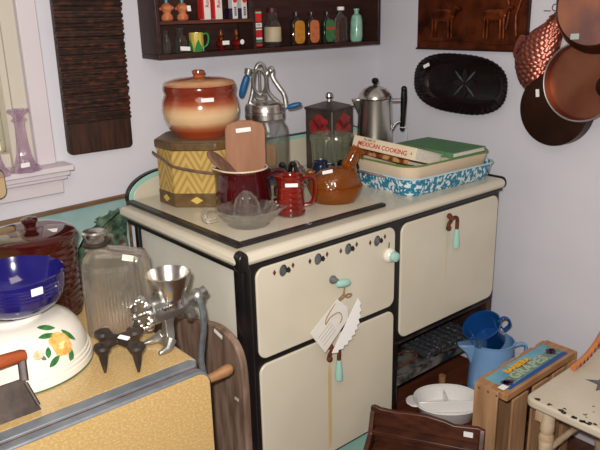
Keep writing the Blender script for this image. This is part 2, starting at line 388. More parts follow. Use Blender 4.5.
# valve openings
for x, z in ((.121, .821-.004), (.238, .817), (.348, .818), (.461, .814)):
    MB().prism([(.012*math.cos(a*PI/10), .015*math.sin(a*PI/10)) for a in range(20)], (x, -.0132, z-.002), X, Z, Y*.0006).build('valve_hole', m_black, valve)
    MB().prism([(.0105*math.cos(a*PI/10), .0145*math.sin(a*PI/10)) for a in range(20)], (x-.003, -.0146, z-.003), X, Z, Y*.001).build('valve_plug', m_lead, valve)
    MB().prism([(-.004, 0), (.010, .004), (.016, -.006), (.011, -.013), (0, -.008)], (x+.008, -.0142, z-.001), X, Z, Y*.001).build('valve_slot', m_rustblack, valve)
    for dx, dz in ((-.029, -.001), (.031, .003)):
        MB().prism([(-.005, 0), (0, .008), (.005, 0), (0, -.008)], (x+dx, -.0142, z+dz), X, Z, Y*.001).build('rivet_hole', m_rust, valve)
# gas knob at right of valve panel
kb = MB(); mt = Matrix.Translation((.506, -.013, .759)) @ Matrix.Rotation(R(90), 4, 'X')
kb.lathe([(0, 0), (.019, 0), (.022, .006), (.020, .014), (.014, .020)], seg=24, mat=mt); k1 = kb.build('knob', m_whiteglaze, valve)
kb = MB(); kb.lathe([(.0145, .018), (.016, .024), (.013, .034), (.006, .037), (0, .037)], seg=24, mat=mt); kb.build('knob_cap', m_mint, k1)
kb = MB(); kb.tube([(.506, -.016, .777), (.506, -.018, .797)], .0015); kb.build('knob_pin', m_rust, k1)
# mint turn handle at centre of valve panel
hb = MB(); hb.lathe([(0, 0), (.011, 0), (.012, .004), (.009, .010), (.006, .022), (0, .022)], seg=20, mat=Matrix.Translation((.287, -.013, .744)) @ Matrix.Rotation(R(90), 4, 'X'))
h1 = hb.build('knob_base', m_lead, valve)
hb = MB(); ps = [(.280, -.034, .737), (.296, -.036, .736), (.315, -.036, .733), (.332, -.036, .731)]
hb.tube(ps, [.008, .012, .0125, .008], 14); hb.build('turn_handle', m_mint, h1, sub=1)
# bail handles
def door_handle(par, x, z, dz=0):
    b = MB()
    b.tube(curve_pts([(x-.004, -.018, z), (x+.004, -.022, z-.012), (x-.003, -.018, z-.028), (x, -.018, z-.046)], 4), [.006]*13, 10)
    b.ball((x, -.018, z), .009); b.ball((x-.002, -.018, z-.038), .009)
    b.tube(curve_pts([(x+.004, -.022, z-.012), (x+.010, -.030, z-.004), (x+.018, -.034, z-.010), (x+.018, -.034, z-.046)], 4), [.006]*13, 10)
    h = b.build('handle_bracket', m_rust, par)
    g = MB(); g.lathe([(0, 0), (.0095, .002), (.011, .012), (.009, .04), (.0065, .064), (0, .064)], (x+.018, -.034, z-.046-.060), 18); g.build('bail_grip', m_mint, h)
door_handle(oven, .272, .552); door_handle(warm, .779, .818)
# cooktop
b = MB(); b.box(-.020, 1.080, -.020, .600, .852, .886); b.build('cooktop', m_enamel, st, bevel=.022, bseg=6)
b = MB(); b.prism(rrect(.60, .040, .018, 5), (1.080, .288, .868), Y, Z, X*.008); b.build('end_trim', m_black, st)
b = MB(); b.box(-.010, 1.07, -.012, .0, .846, .853); b.box(-.012, -.002, .0, .56, .842, .853); b.box(-.008, .004, .505, .525, .02, .85); b.build('edge_band', m_black, st, bevel=.002)
b = MB(); b.box(.016, .535, .032, .600, .885, .896); cv = b.build('burner_cover', m_enamel, st, bevel=.003)
b = MB(); b.box(.012, .034, .028, .600, .887, .8975); b.box(.034, .540, .028, .046, .887, .8975); b.build('cover_edge', M('worn_black_edge', (22, 19, 21), (40, 34, 36), scale=12, rough=.3), cv, bevel=.002)
# backsplash
def splash(ins, y0, y1, name, m, par):
    x0, x1, zt = .026+ins, 1.075-ins, 1.008-ins
    pl = [(x0, .886)]
    for k in range(13):
        a = PI-PI/2*k/12; pl.append((x0+.135+.135*math.cos(a), .896+(.972-ins-.896)*math.sin(a)))
    pl += [(.30, .990-ins), (.5, zt)]
    for k in range(13):
        a = PI/2-PI/2*k/12; pl.append((x1-.10+.10*math.cos(a), .898+(zt-.898)*math.sin(a)))
    pl.append((x1, .886))
    return MB().prism(pl, (0, y0, 0), X, Z, Y*(y1-y0)).build(name, m, par, bevel=.0015)
sp = splash(0, .622, .640, 'backsplash', m_black, st)
splash(.004, .618, .6215, 'mint_border', m_mint, sp); splash(.017, .615, .6178, 'cream_panel', m_enamel, sp)
# plinth and open base
b = MB(); b.box(.03, .563, .012, .5, .02, .195); b.build('plinth', m_mint, st)
b = MB(); b.box(.566, 1.05, .012, .50, .300, .308); b.box(.566, 1.05, .0, .012, .298, .322); lr = b.build('lower_shelf', m_mottle, st)
b = MB(); b.box(.566, 1.05, .49, .50, .308, .46); b.box(1.040, 1.058, .0, .50, .308, .458); b.box(1.028, 1.058, -.004, .03, .30, .458); b.box(1.038, 1.056, .018, .036, .0, .30); b.box(1.038, 1.056, .47, .49, 0, .30); b.box(.566, 1.05, -.006, .004, .448, .462)
b.build('base_frame', m_rustblack, st)
for k in range(9):
    MB().box(.76+k*.030, .776+k*.030, .03, .46, .312, .332).build('grate_bar', m_speck, lr, bevel=.003)
b = MB(); b.tube(curve_pts([(.57, .05, .322), (.66, .05, .322), (.73, .055, .322), (.745, .08, .322), (.73, .105, .322), (.66, .11, .322), (.57, .11, .322)], 4), .003, 8); b.build('wire_guide', m_rust, lr)

# tag hanging from the turn handle
tg = thing('price_tag', 'large white paper tag with scalloped sticker hanging on brown string from stove', 'tag', (.29, -.03, .61))
n = Vector((0, -1, 0))
MB().prism([(.262, .709), (.164, .642), (.216, .568), (.300, .640), (.300, .672)], (0, -.060, 0), X, Z, Y*.001).build('card', m_paper, tg)
pl = []
pa, pb = Vector((.238, .560)), Vector((.336, .690)); dv = (pb-pa); dn = Vector((dv.y, -dv.x)).normalized()
for i in range(21):
    f = i/20; bulge = .046*math.sin(PI*f)**.7+(.009 if i % 2 else 0)
    q = pa+dv*f+dn*bulge; pl.append((q.x, q.y))
MB().prism(pl, (0, -.062, 0), X, Z, Y*.001).build('scalloped_sticker', m_white, tg)
b = MB(); b.tube(curve_pts([(.300, -.048, .730), (.292, -.052, .710), (.305, -.055, .700), (.318, -.055, .705), (.300, -.056, .710), (.268, -.060, .703)], 6), .0018, 6)
b.tube(curve_pts([(.296, -.052, .715), (.262, -.058, .703), (.222, -.063, .672), (.215, -.0645, .653), (.232, -.0645, .668), (.262, -.0645, .672), (.274, -.0645, .655), (.266, -.0645, .640)], 6), .0012, 6)
b.build('string', m_string, tg)
for k in range(5):
    MB().prism([(0, 0), (.045, .032), (.046, .0308), (.001, -.0012)], (.192+k*.006, -.0608, .620-k*.009), X, Z, Y*.0005).build('faint_writing', M('pencil', (168, 164, 158), rough=.8), tg) if k < 4 else None

# ================================================================== ON THE STOVE
ZT = .8965
# octagonal woven box
ob = thing('woven_box', 'octagonal straw woven box with brown bands under the two-tone crock', 'box', (.224, .474, ZT))
def octo(ap, c=(.224, .474)):
    e = ap-.148; cx, cy = c; hx, hy, ch = .142+e, .135+e, .092
    return [(cx+hx, cy+hy-ch), (cx+hx-ch, cy+hy), (cx-hx+ch, cy+hy), (cx-hx, cy+hy-ch), (cx-hx, cy-hy+ch), (cx-hx+ch, cy-hy), (cx+hx-ch, cy-hy), (cx+hx, cy-hy+ch)]
def octprism(b, ap, z0, z1): b.prism(octo(ap), (0, 0, z0), X, Y, Z*(z1-z0))
m_chev = M('chevron_straw', (206, 170, 88), rough=.6)
nt = m_chev.node_tree; N = nt.nodes; L = nt.links
tc = N.new('ShaderNodeTexCoord'); sx_ = N.new('ShaderNodeSeparateXYZ'); L.new(tc.outputs['Object'], sx_.inputs[0])
def mth(op, a, b=None):
    n = N.new('ShaderNodeMath'); n.operation = op
    for i, v in enumerate((a, b)):
        if v is None: continue
        if isinstance(v, (int, float)): n.inputs[i].default_value = v
        else: L.new(v, n.inputs[i])
    return n.outputs[0]
ang = mth('MULTIPLY', mth('ARCTAN2', sx_.outputs[1], sx_.outputs[0]), .155)
tri = mth('PINGPONG', mth('ADD', ang, 5.0), .050)
st_ = mth('SINE', mth('MULTIPLY', mth('ADD', mth('MULTIPLY', tri, 1.6), sx_.outputs[2]), 190.0))
rp = N.new('ShaderNodeValToRGB'); L.new(mth('ADD', mth('MULTIPLY', st_, .5), .5), rp.inputs[0])
rp.color_ramp.elements[0].color = (*lin((166, 130, 60)), 1); rp.color_ramp.elements[1].color = (*lin((190, 160, 90)), 1); rp.color_ramp.elements[0].position = .2; rp.color_ramp.elements[1].position = .6
L.new(rp.outputs[0], N['Principled BSDF'].inputs['Base Color'])
b = MB(); octprism(b, .148, ZT, 1.064); b.build('woven_side', m_chev, ob, bevel=.003)
b = MB(); octprism(b, .1495, ZT+.0005, .938); bb = b.build('base_band', m_brownband, ob, bevel=.002)
oc = octo(.1498)
for (ax, ay), (bx, by) in zip(oc, oc[1:]+oc[:1]):
    tv = Vector((bx-ax, by-ay, 0)).normalized(); nrm = Vector((tv.y, -tv.x, 0)); mid = Vector(((ax+bx)/2, (ay+by)/2, .918))
    if nrm.dot(mid-Vector((.224, .474, .918))) < 0: nrm = -nrm
    MB().prism([(-.018, 0), (0, .011), (.018, 0), (0, -.011)], mid, tv, Z, nrm*.0012).build('diamond', m_diamond, bb)
b = MB(); octprism(b, .152, 1.062, 1.086); b.build('lid', m_brownband, ob, bevel=.004)
b = MB(); octprism(b, .145, 1.0858, 1.0875); b.build('lid_top', m_boxlid, ob)
b = MB(); b.tube(curve_pts([(.076, .53, 1.046), (.072, .46, 1.034), (.082, .41, 1.018), (.162, .330, 1.000), (.26, .326, .994), (.35, .350, 1.006), (.376, .43, 1.03), (.376, .50, 1.046)], 6), .0052, 8, sq=.6); b.build('bail_handle', M('grey_brown_bail', (118, 96, 74), (92, 72, 54), scale=30, rough=.4), ob)

# bean pot
m_bean = banded('two_tone_glaze', [(0, (150, 62, 28)), (.022, (152, 64, 34)), (.036, (178, 106, 68)), (.052, (212, 174, 130)), (.072, (220, 186, 144)), (.086, (210, 166, 120)), (.104, (164, 88, 56)), (.118, (130, 50, 28)), (.146, (118, 42, 24))], lohi=(0, .146))
bp = thing('bean_pot', 'tan and brown glazed lidded pot on top of octagonal box', 'pot', (.212, .468, 1.088))
b = MB(); b.lathe([(0, 0), (.074, 0), (.078, .006), (.080, .010), (.098, .028), (.110, .054), (.1135, .078), (.110, .104), (.103, .122), (.104, .126), (.107, .138), (.105, .146), (.100, .146), (.098, .133), (.090, .1), (.075, .02), (0, .02)], seg=56); b.build('body', m_bean, bp, local=True)
b = MB(); b.lathe([(0, .1415), (.099, .1465), (.1045, .147), (.105, .152), (.099, .158), (.070, .1655), (.030, .169), (.017, .170)], seg=56); b.lathe([(.017, .170), (.0145, .174), (.019, .181), (.0185, .187), (.009, .190), (0, .190)], seg=24)
m_beanlid = banded('lid_glaze', [(.144, (140, 58, 32)), (.154, (182, 116, 78)), (.164, (204, 160, 120)), (.172, (170, 90, 50)), (.190, (150, 66, 34))], lohi=(.144, .190))
b.build('lid', m_beanlid, bp, local=True)
sticker(bp, Vector((.212, .468, 1.088+.114)) + (HR*.32-HD*.947).normalized()*.1105, (HR*.947+HD*.32), Z, .036, .011)

# glass churn with egg-beater crank
ch = thing('glass_churn', 'glass jar churn with metal gear lid and blue crank handles', 'churn', (.466, .490, ZT))
b = MB()
def sq_shape(a, z):  # rounded square cross-section
    c, s_ = abs(math.cos(a-R(20))), abs(math.sin(a-R(20))); return (1/((c**4+s_**4)**.25))*.93
b.lathe([(0, 0), (.058, 0), (.066, .006), (.069, .020), (.070, .15), (.066, .180), (.060, .200), (.057, .215), (.054, .215), (.056, .198), (.062, .178), (.066, .15), (.065, .02), (.058, .008), (0, .008)], seg=48, rf=lambda a, z: sq_shape(a, z) if z < .19 else 1)
b.build('jar', m_glass, ch, local=True)
b = MB(); b.lathe([(0, .010), (.050, .010), (.052, .022), (.046, .034), (0, .030)], seg=24); b.build('dark_blue_inside', M('cobalt_lump', (30, 34, 110), (14, 12, 30), scale=20, rough=.4), ch, local=True)
b = MB(); b.lathe([(0, .216), (.061, .208), (.064, .210), (.064, .226), (.061, .229), (.064, .232), (.064, .246), (.058, .256), (.042, .262), (0, .266)], seg=40); b.build('screw_lid', m_steel, ch, local=True)
c0 = Vector((.462, .490, ZT+.004))
def cp_(r, z, d=0): return c0+HR*r+Z*z+HD*d
b = MB(); b.tube(curve_pts([cp_(-.045, .252), cp_(-.034, .29), cp_(-.026, .345), cp_(-.012, .375), cp_(.004, .372), cp_(.010, .345), cp_(.016, .29), cp_(.050, .254)], 6), .0065, 10)
b.build('gear_frame', m_dullsteel, ch)
b = MB(); b.torus(cp_(-.010, .322, -.012), .030, .006, HR, Z, 28, 8, rx=.7, ry=1.25); b.tube([cp_(-.010, .29, -.012), cp_(-.010, .365, -.012)], .004); b.torus(cp_(-.008, .276, -.004), .016, .005, HR, Z, 20, 8, ry=.6)
b.build('gear_wheel', m_dullsteel, ch)
b = MB(); b.tube(curve_pts([cp_(.008, .340), cp_(.030, .362), cp_(.032, .335), cp_(.050, .305), cp_(.066, .280), cp_(.072, .240)], 6), .0075, 10)
b.ball(cp_(.026, .355), .012); b.build('crank_arm', m_dullsteel, ch)
b = MB(); b.tube([cp_(.074, .238), cp_(.084, .240), cp_(.105, .246), cp_(.124, .249)], [.006, .009, .010, .006], 12); b.build('crank_grip', m_bluehandle, ch, sub=1)
b = MB(); b.tube([cp_(-.072, .270), cp_(-.066, .292), cp_(-.055, .325), cp_(-.046, .345)], [.008, .012, .012, .010], 12); b.build('side_grip', m_bluehandle, ch, sub=1)
b = MB(); b.tube([cp_(-.046, .345), cp_(-.042, .362)], .013, 14); b.tube([cp_(-.044, .358), cp_(-.018, .350)], .004); b.build('grip_collar', m_dullsteel, ch)
b = MB(); b.tube([cp_(-.0, .21), cp_(0, .06)], .003); b.build('dasher_rod', m_steel, ch)
for k in range(4):
    a = k*PI/2+.6
    MB().prism(rrect(.028, .07, .01), cp_(0, .085)+Vector((math.cos(a), math.sin(a), 0))*.020, Vector((math.cos(a), math.sin(a), 0)), Z, Vector((-math.sin(a), math.cos(a), 0))*.004).build('paddle_blade', m_pine if k % 2 else m_paper, ch)

# maroon pitcher with wooden tools
pi_ = thing('maroon_pitcher', 'dark maroon glazed pitcher with cream rim holding wooden utensils', 'pitcher', (.208, .266, ZT+.001), FACE)
def lip(a, z): return 1+.20*math.exp(-((abs(a-PI))/.30)**2)*max(0, (z-.07)/.05)
b = MB(); b.lathe([(0, 0), (.071, 0), (.076, .005), (.079, .03), (.078, .06), (.073, .09), (.070, .109), (.071, .118), (.073, .122), (.067, .122), (.065, .105), (.070, .06), (.070, .02), (0, .014)], seg=48, rf=lip); b.build('body', m_maroon, pi_, local=True)
b = MB(); b.torus((0, 0, .1225), .0700, .0030, X, Y, 64, 8)
for v in b.bm.verts:
    a = math.atan2(v.co.y, v.co.x) % (2*PI); k = lip(a, .1175); v.co.x *= k; v.co.y *= k
b.build('rim', m_cream_glaze, pi_, local=True)
b = MB(); b.tube(curve_pts([(.070, 0, .100), (.096, 0, .112), (.122, 0, .100), (.126, 0, .070), (.112, 0, .035), (.086, 0, .022)], 6), .009, 10, sq=1.4); b.build('handle', m_maroon, pi_, local=True)
c1 = Vector((.208, .266, ZT))
pd = thing('wooden_paddle', 'flat square-ended wooden paddle with white sticker standing in pitcher', 'paddle', c1+HR*.0+HD*.03+Z*.05)
o0 = c1+HD*.020+HR*.008+Z*.024; up = (Z*.985+HD*.10+HR*.008).normalized()
b = MB(); b.prism([(-.020, 0), (.020, 0), (.026, .05), (.050, .075), (.056, .11), (.056, .200), (.050, .216), (.018, .226), (-.018, .226), (-.050, .216), (-.056, .200), (-.056, .11), (-.050, .075), (-.026, .05)], o0+HD*.0, HR, up, -HD*.007); b.build('blade', m_paddle, pd, bevel=.002)
sticker(pd, o0+up*.200-HD*.0078-HR*.004+HR.cross(up)*.0, (HR+up*.10), (up-HR*.10), .042, .012)
spn = thing('wooden_spoon', 'dark wooden spoon leaning left inside the maroon pitcher', 'spoon', c1-HR*.01+Z*.05)
b = MB(); o1 = c1-HR*.058-HD*.028+Z*.122; dirn = (HR*.62-Z*.62+HD*.30).normalized(); side = dirn.cross(Vector((.2, -.6, .5)).normalized()).normalized(); nn = dirn.cross(side)
o1 = c1-HR*.066-HD*.026+Z*.152
rings = []
for k, (t, w) in enumerate([(-.036, .004), (-.031, .013), (-.015, .023), (.008, .026), (.035, .024), (.060, .016), (.075, .008), (.10, .005), (.13, .005)]):
    c = o1+dirn*t; rings.append([c+side*w*math.cos(2*PI*i/14)+nn*(.006+.0*t)*min(1, w/.01)*math.sin(2*PI*i/14) for i in range(14)])
b.rings(rings); b.build('spoon_body', m_spoonwood, spn, sub=1)

# glass juicer
ju = thing('glass_juicer', 'clear pressed glass citrus juicer with loop handle at the stove corner', 'juicer', (.136, .146, ZT+.001), FACE+4)
b = MB(); b.lathe([(0, 0), (.055, 0), (.058, .003), (.056, .008), (.072, .020), (.084, .034), (.088, .044), (.085, .0455), (.080, .038), (.068, .024), (.050, .012), (0, .011)], seg=60, rf=lambda a, z: (1+.008*math.cos(30*a)*(1 if z > .01 else 0))*(1+.22*math.exp(-((min(a, 2*PI-a))/.16)**2)*max(0, (z-.02)/.025)))
b.build('dish', m_juicer, ju, local=True)
b = MB(); b.lathe([(.037, .0115), (.036, .022), (.032, .052), (.026, .072), (.018, .084), (.009, .090), (0, .091)], c=(-.004, .0, 0), seg=48, rf=lambda a, z: 1+.085*math.cos(12*a)*(1 if z < .082 else .4)); b.build('reamer', m_juicer, ju, local=True)
b = MB(); b.tube(curve_pts([(-.080, .012, .036), (-.104, .016, .040), (-.120, 0, .034), (-.112, -.010, .016), (-.084, -.006, .020)], 6), .0055, 10, sq=1.6); b.build('loop_handle', m_juicer, ju, local=True)

ju.scale = (.97, .97, 1.0)

# small ribbed red-brown jug
rj = thing('ribbed_jug', 'small glossy red brown ribbed jug with a white sticker', 'jug', (.276, .140, ZT+.001), FACE)
pf = [(0, 0), (.036, 0), (.040, .003), (.0405, .010)]
for k in range(5):
    z = .014+k*.016; rr_ = .0385-.0012*k; pf += [(rr_-.0008, z), (rr_+.0006, z+.008), (rr_-.0008, z+.0150)]
pf += [(.0335, .098), (.036, .106), (.0375, .109), (.035, .110), (.031, .1), (.033, .05), (.034, .01), (0, .008)]
b = MB(); b.lathe(pf, seg=40, rf=lambda a, z: 1+.28*math.exp(-((abs(a-PI))/.30)**2)*max(0, (z-.075)/.035)); b.build('body', m_redglaze, rj, local=True)
b = MB(); b.tube(curve_pts([(.034, 0, .096), (.050, 0, .104), (.066, 0, .094), (.067, 0, .060), (.058, 0, .032), (.038, 0, .026)], 6), .0055, 10, sq=1.3); b.build('handle', m_redglaze, rj, local=True)
sticker(rj, Vector((.276, .140, ZT+.092))-HD*.040+HR*.004, HR, Z, .034, .010)

# amber glass hen
hn = thing('amber_hen_dish', 'amber glass hen on nest covered dish', 'candy dish', (.452, .150, ZT+.001), FACE)
b = MB(); b.lathe([(0, 0), (.058, 0), (.061, .004), (.070, .018), (.077, .036), (.079, .046), (.074, .047), (.066, .03), (.055, .008), (0, .007)], seg=60, sx=1.0, sy=.74, rf=lambda a, z: 1+.01*math.cos(36*a)); b.build('nest', m_amber, hn, local=True)
b = MB()
for k in range(44):
    a = 2*PI*k/44; b.ball((.079*math.cos(a), .059*math.sin(a), .0475), .0036, 8, 4)
b.build('beaded_rim', m_amber_s, hn, local=True)
rings = []
for x, ry, zt in ((-.078, .006, .052), (-.074, .022, .060), (-.060, .042, .076), (-.040, .053, .092), (-.012, .058, .101), (.016, .056, .104), (.040, .045, .104), (.056, .031, .098), (.068, .018, .080), (.073, .006, .060)):
    rings.append([Vector((x, ry*math.cos(2*PI*i/28), .0495+(zt-.0495)*max(0, math.sin(2*PI*i/28))**.75)) for i in range(28)])
b = MB(); b.rings(rings); b.build('hen_body', m_amber, hn, local=True)
b = MB(); b.tube([(.034, 0, .096), (.046, 0, .118), (.054, 0, .136), (.062, 0, .148), (.068, 0, .154)], [.024, .020, .016, .0145, .011], 16)
b.build('hen_neck', m_amber_s, hn, local=True, sub=1)
b = MB(); b.tube([(.070, 0, .150), (.080, 0, .148), (.090, 0, .143)], [.008, .005, .001], 10); b.build('beak', m_amber_s, hn, local=True)
b = MB(); b.prism([(.044, .148), (.044, .162), (.050, .158), (.055, .168), (.061, .161), (.068, .166), (.072, .156), (.066, .150)], (0, -.003, 0), X, Z, Y*.006); b.build('comb', m_amber_s, hn, local=True, bevel=.001)
b = MB(); b.prism([(.070, .146), (.074, .128), (.080, .130), (.079, .146)], (0, -.003, 0), X, Z, Y*.006); b.build('wattle', m_amber_s, hn, local=True, bevel=.001)
b = MB(); b.tube(curve_pts([(-.060, 0, .078), (-.074, 0, .086), (-.082, 0, .092)], 4), [.016, .016, .015, .014, .013, .012, .010, .007, .003], 12, sq=.5); b.build('hen_tail', m_amber_s, hn, local=True, sub=1)
sticker(hn, (-.022, -.034, .0955), (1, 0, .18), (0, .6, .5), .030, .012, local=True)

# silver-topped shaker lying among dark pieces, two dark cream jugs
sh = thing('glass_shaker', 'ribbed clear glass shaker leaning between the pitcher and the hen', 'shaker', (.484, .316, ZT+.014), rot=(0, R(-30), R(FACE))); sh.scale = (1.2, 1.2, 1.15)
b = MB(); b.lathe([(0, 0), (.017, 0), (.018, .004), (.0185, .05), (.016, .056), (0, .056)], seg=30, rf=lambda a, z: 1+.06*math.cos(10*a)); b.build('glass', M('ridged_silvery_glass', (150, 140, 130), (96, 84, 78), scale=60, rough=.15, metal=.6), sh, local=True)
b = MB(); b.lathe([(0, .0565), (.0165, .0565), (.0165, .066), (.012, .074), (0, .076)], seg=24); b.build('cap', m_steel, sh, local=True)
def dark_shaker(loc, label, words, rz):
    t = thing('black_shaker', label, 'shaker', loc, FACE+rz, group='black lettered shakers')
    b = MB(); b.lathe([(0, 0), (.017, 0), (.021, .010), (.021, .035), (.014, .052), (.011, .058), (.012, .066), (.007, .074), (0, .076)], seg=24); b.build('body', M('black_glaze', (16, 12, 14), rough=.08, coat=.6), t, local=True)
    if words: lettering('lettering', words, .013, (0, -.0216, .040), (1, 0, 0), (0, 0, 1), m_white, t, local=True, t=.001, bold=.0004)
    return t
dark_shaker((.390, .314, ZT+.028), 'black shaker with white letters EN just right of the maroon pitcher', 'EN', 8)
dark_shaker((.422, .302, ZT+.028), 'black shaker with white letter S beside the one lettered EN', 'S', -5)
b = MB(); b.prism(rrect(.09, .055, .01), (.406, .308, ZT+.001), HR, HD, Z*.026); o = b.build('shaker_stand', m_wood_dark, None, bevel=.002); tag(o, 'low dark stand carrying the two black lettered shakers', 'stand')
for (x, y, lab, col) in ((.567, .338, 'round dark blue glazed creamer behind the amber hen', (24, 34, 56)), (.620, .284, 'round black glazed creamer left of the amber hen head', (12, 11, 13))):
    t = thing('dark_creamer', lab, 'creamer', (x, y, .887), FACE, group='dark creamers behind the hen'); t.scale = (1.15, 1.15, 1.25)
    b = MB(); b.lathe([(0, 0), (.018, 0), (.020, .006), (.027, .025), (.026, .045), (.019, .060), (.021, .068), (.018, .068), (.016, .060), (.022, .04), (.022, .02), (0, .006)], seg=30); b.build('body', M('dark_glaze', col, rough=.08, coat=.6), t, local=True)
    b = MB(); b.tube(curve_pts([(.018, 0, .060), (.036, 0, .058), (.038, 0, .035), (.024, 0, .022)], 5), .0035, 8); b.build('handle', M('dark_glaze_handle', col, rough=.08, coat=.6), t, local=True)

# pressed glass jar and painted tin
gj = thing('pressed_glass_jar', 'greenish pressed glass spooner jar standing before the square tin', 'jar', (.688, .414, ZT-.010), FACE); gj.scale = (.89, .89, 1.0)
b = MB(); b.lathe([(0, 0), (.060, 0), (.066, .006), (.070, .03), (.072, .08), (.074, .120), (.080, .140), (.078, .150), (.073, .148), (.068, .12), (.064, .03), (0, .012)], seg=64, rf=lambda a, z: 1+.05*abs(math.cos(5*a))*(1 if .01 < z < .145 else .3)+.025*math.cos(z*220)*math.cos(10*a)); b.build('body', m_glassg, gj, local=True)
tn = thing('square_tin', 'square grey tin with red painted panels and knobbed lid behind glass jar', 'tin', (.782, .527, ZT-.010), FACE+45+4)
s_ = .061; b = MB(); b.box(-s_, s_, -s_, s_, 0, .215); b.build('body', M('old_tin_grey', (92, 82, 74), (70, 62, 56), scale=14, rough=.4, metal=.5), tn, local=True, bevel=.004)
b = MB(); b.rings([[(-s_-.002, -s_-.002, .215), (s_+.002, -s_-.002, .215), (s_+.002, s_+.002, .215), (-s_-.002, s_+.002, .215)], [(-s_-.002, -s_-.002, .222), (s_+.002, -s_-.002, .222), (s_+.002, s_+.002, .222), (-s_-.002, s_+.002, .222)], [(-.012, -.012, .240), (.012, -.012, .240), (.012, .012, .240), (-.012, .012, .240)]]); b.build('lid', M('tin_lid', (104, 96, 88), (80, 72, 66), scale=14, rough=.35, metal=.6), tn, local=True)
b = MB(); b.lathe([(0, .238), (.012, .238), (.009, .248), (.014, .256), (.013, .266), (.006, .271), (0, .271)], seg=20); b.build('knob', m_steel, tn, local=True)
for f in (0, 1):
    p = Matrix.Rotation(R(-90)*f, 4, 'Z')
    o_ = p @ Vector((0, -s_-.0008, 0)); u_ = p @ X; n_ = p @ (-Y)
    for cx, cz, w, h in ((.004, .175, .034, .024), (.020, .145, .026, .020), (-.022, .155, .022, .026), (0, .10, .032, .024)):
        pl = [(cx+w*math.cos(k*PI/9)*(1+.18*math.sin(3*k*PI/9+f)), cz+h*math.sin(k*PI/9)*(1+.2*math.cos(4*k*PI/9))) for k in range(18)]
        MB().prism(pl, o_, u_, Z, n_*.0006).build('painted_blossom', M('faded_red', (158, 44, 46), (120, 40, 40), scale=40, rough=.45), tn, local=True)
    for cx, cz in ((.03, .175), (-.035, .115)):
        MB().prism([(cx-.018, cz), (cx, cz+.008), (cx+.018, cz), (cx, cz-.008)], o_, u_, Z, n_*.0005).build('painted_leaf', M('dark_leaf', (38, 44, 34), rough=.45), tn, local=True)

# percolator
pe = thing('percolator', 'tall aluminium coffee percolator with black knob and handle', 'percolator', (.935, .450, ZT-.010), FACE)
b = MB(); b.lathe([(0, 0), (.068, 0), (.070, .004), (.067, .020), (.064, .10), (.059, .235), (.060, .240), (.058, .242), (0, .242)], seg=48); b.build('body', m_steel, pe, local=True)
b = MB(); b.lathe([(.061, .2425), (.061, .246), (.056, .258), (.042, .274), (.022, .284), (.010, .287), (0, .287)], seg=48); ld = b.build('lid', m_steel, pe, local=True)
b = MB(); b.lathe([(0, .286), (.007, .287), (.006, .292), (.012, .297), (.013, .305), (.009, .312), (0, .314)], seg=20); b.build('lid_knob', m_plastic, ld, local=True)
b = MB(); b.rings([[Vector((-.055, -.006, .170)), Vector((-.055, .006, .170)), Vector((-.050, .010, .180)), Vector((-.050, -.010, .180))], [Vector((-.070, -.014, .205)), Vector((-.070, .014, .205)), Vector((-.05, .020, .215)), Vector((-.05, -.020, .215))], [Vector((-.086, -.016, .240)), Vector((-.086, .016, .240)), Vector((-.052, .024, .242)), Vector((-.052, -.024, .242))]]); b.build('spout', m_steel, pe, local=True, bevel=.003)
b = MB(); b.tube([(.058, 0, .232), (.092, 0, .232)], .007, 10); b.build('handle_bracket', m_dullsteel, pe, local=True)
b = MB(); b.tube(curve_pts([(.062, 0, .125), (.078, 0, .150), (.098, 0, .155)], 4), .0045, 8); b.build('handle_bracket', m_dullsteel, pe, local=True)
b = MB(); b.tube([(.100, 0, .130), (.101, 0, .145), (.103, 0, .180), (.104, 0, .235), (.104, 0, .272)], [.008, .010, .010, .012, .010], 12, sq=.9); b.ball((.104, 0, .272), .011); b.ball((.100, 0, .129), .009); b.build('handle', m_plastic, pe, local=True)
b = MB(); b.torus((.103, 0, .135), .012, .0012, X, Y, 16, 5); b.tube(curve_pts([(.112, 0, .135), (.118, 0, .11), (.114, 0, .09), (.110, 0, .072)], 5), .0010, 5); b.build('wire_tie', m_white, pe, local=True)

# blue spatter roasting pan
def tray(b, x0, x1, y0, y1, z0, z1, fl, t, r=.04, n=6):
    def rr(i, z): return [Vector((p[0], p[1], z)) for p in rrect(x1-x0+2*i, y1-y0+2*i, max(.006, r+i), n, (x0+x1)/2, (y0+y1)/2)]
    b.rings([rr(0, z0), rr(fl*.4, z0+.012), rr(fl, z1), rr(fl-t, z1), rr(fl*.4-t, z0+.014), rr(-t, z0+.005)])
rp_ = thing('spatter_roasting_pan', 'blue and white spatter enamel roasting pan under the cream pan', 'pan', (.85, .17, .886))
b = MB(); tray(b, .668, 1.052, .046, .325, .8865, .942, .018, .003); b.build('pan_body', m_spatter, rp_)
b = MB(); 
rim = [Vector((p[0], p[1], .9425)) for p in rrect(.384+.040, .279+.040, .058, 8, .860, .1855)]
b.tube(rim+[rim[0]], .0028, 6); b.build('rolled_rim', M('pale_blue_rim', (176, 206, 214), rough=.25), rp_)
for sx_1, x in ((1, 1.070), (-1, .650)):
    b = MB(); b.tube(curve_pts([(x, .145, .938), (x+sx_1*.024, .150, .946), (x+sx_1*.030, .19, .948), (x+sx_1*.024, .23, .946), (x, .235, .938)], 6), .004, 8, sq=1.6); b.build('pan_handle', M('brown_edged_enamel', (150, 130, 120), (110, 80, 66), scale=20, rough=.3), rp_)
cpn = thing('cream_pan', 'cream enamel baking pan with green rim nested in blue spatter pan', 'pan', (.85, .19, .90))
b = MB(); tray(b, .684, 1.042, .066, .303, .9005, .976, .020, .003, .035); b.build('pan_body', m_creampan, cpn)
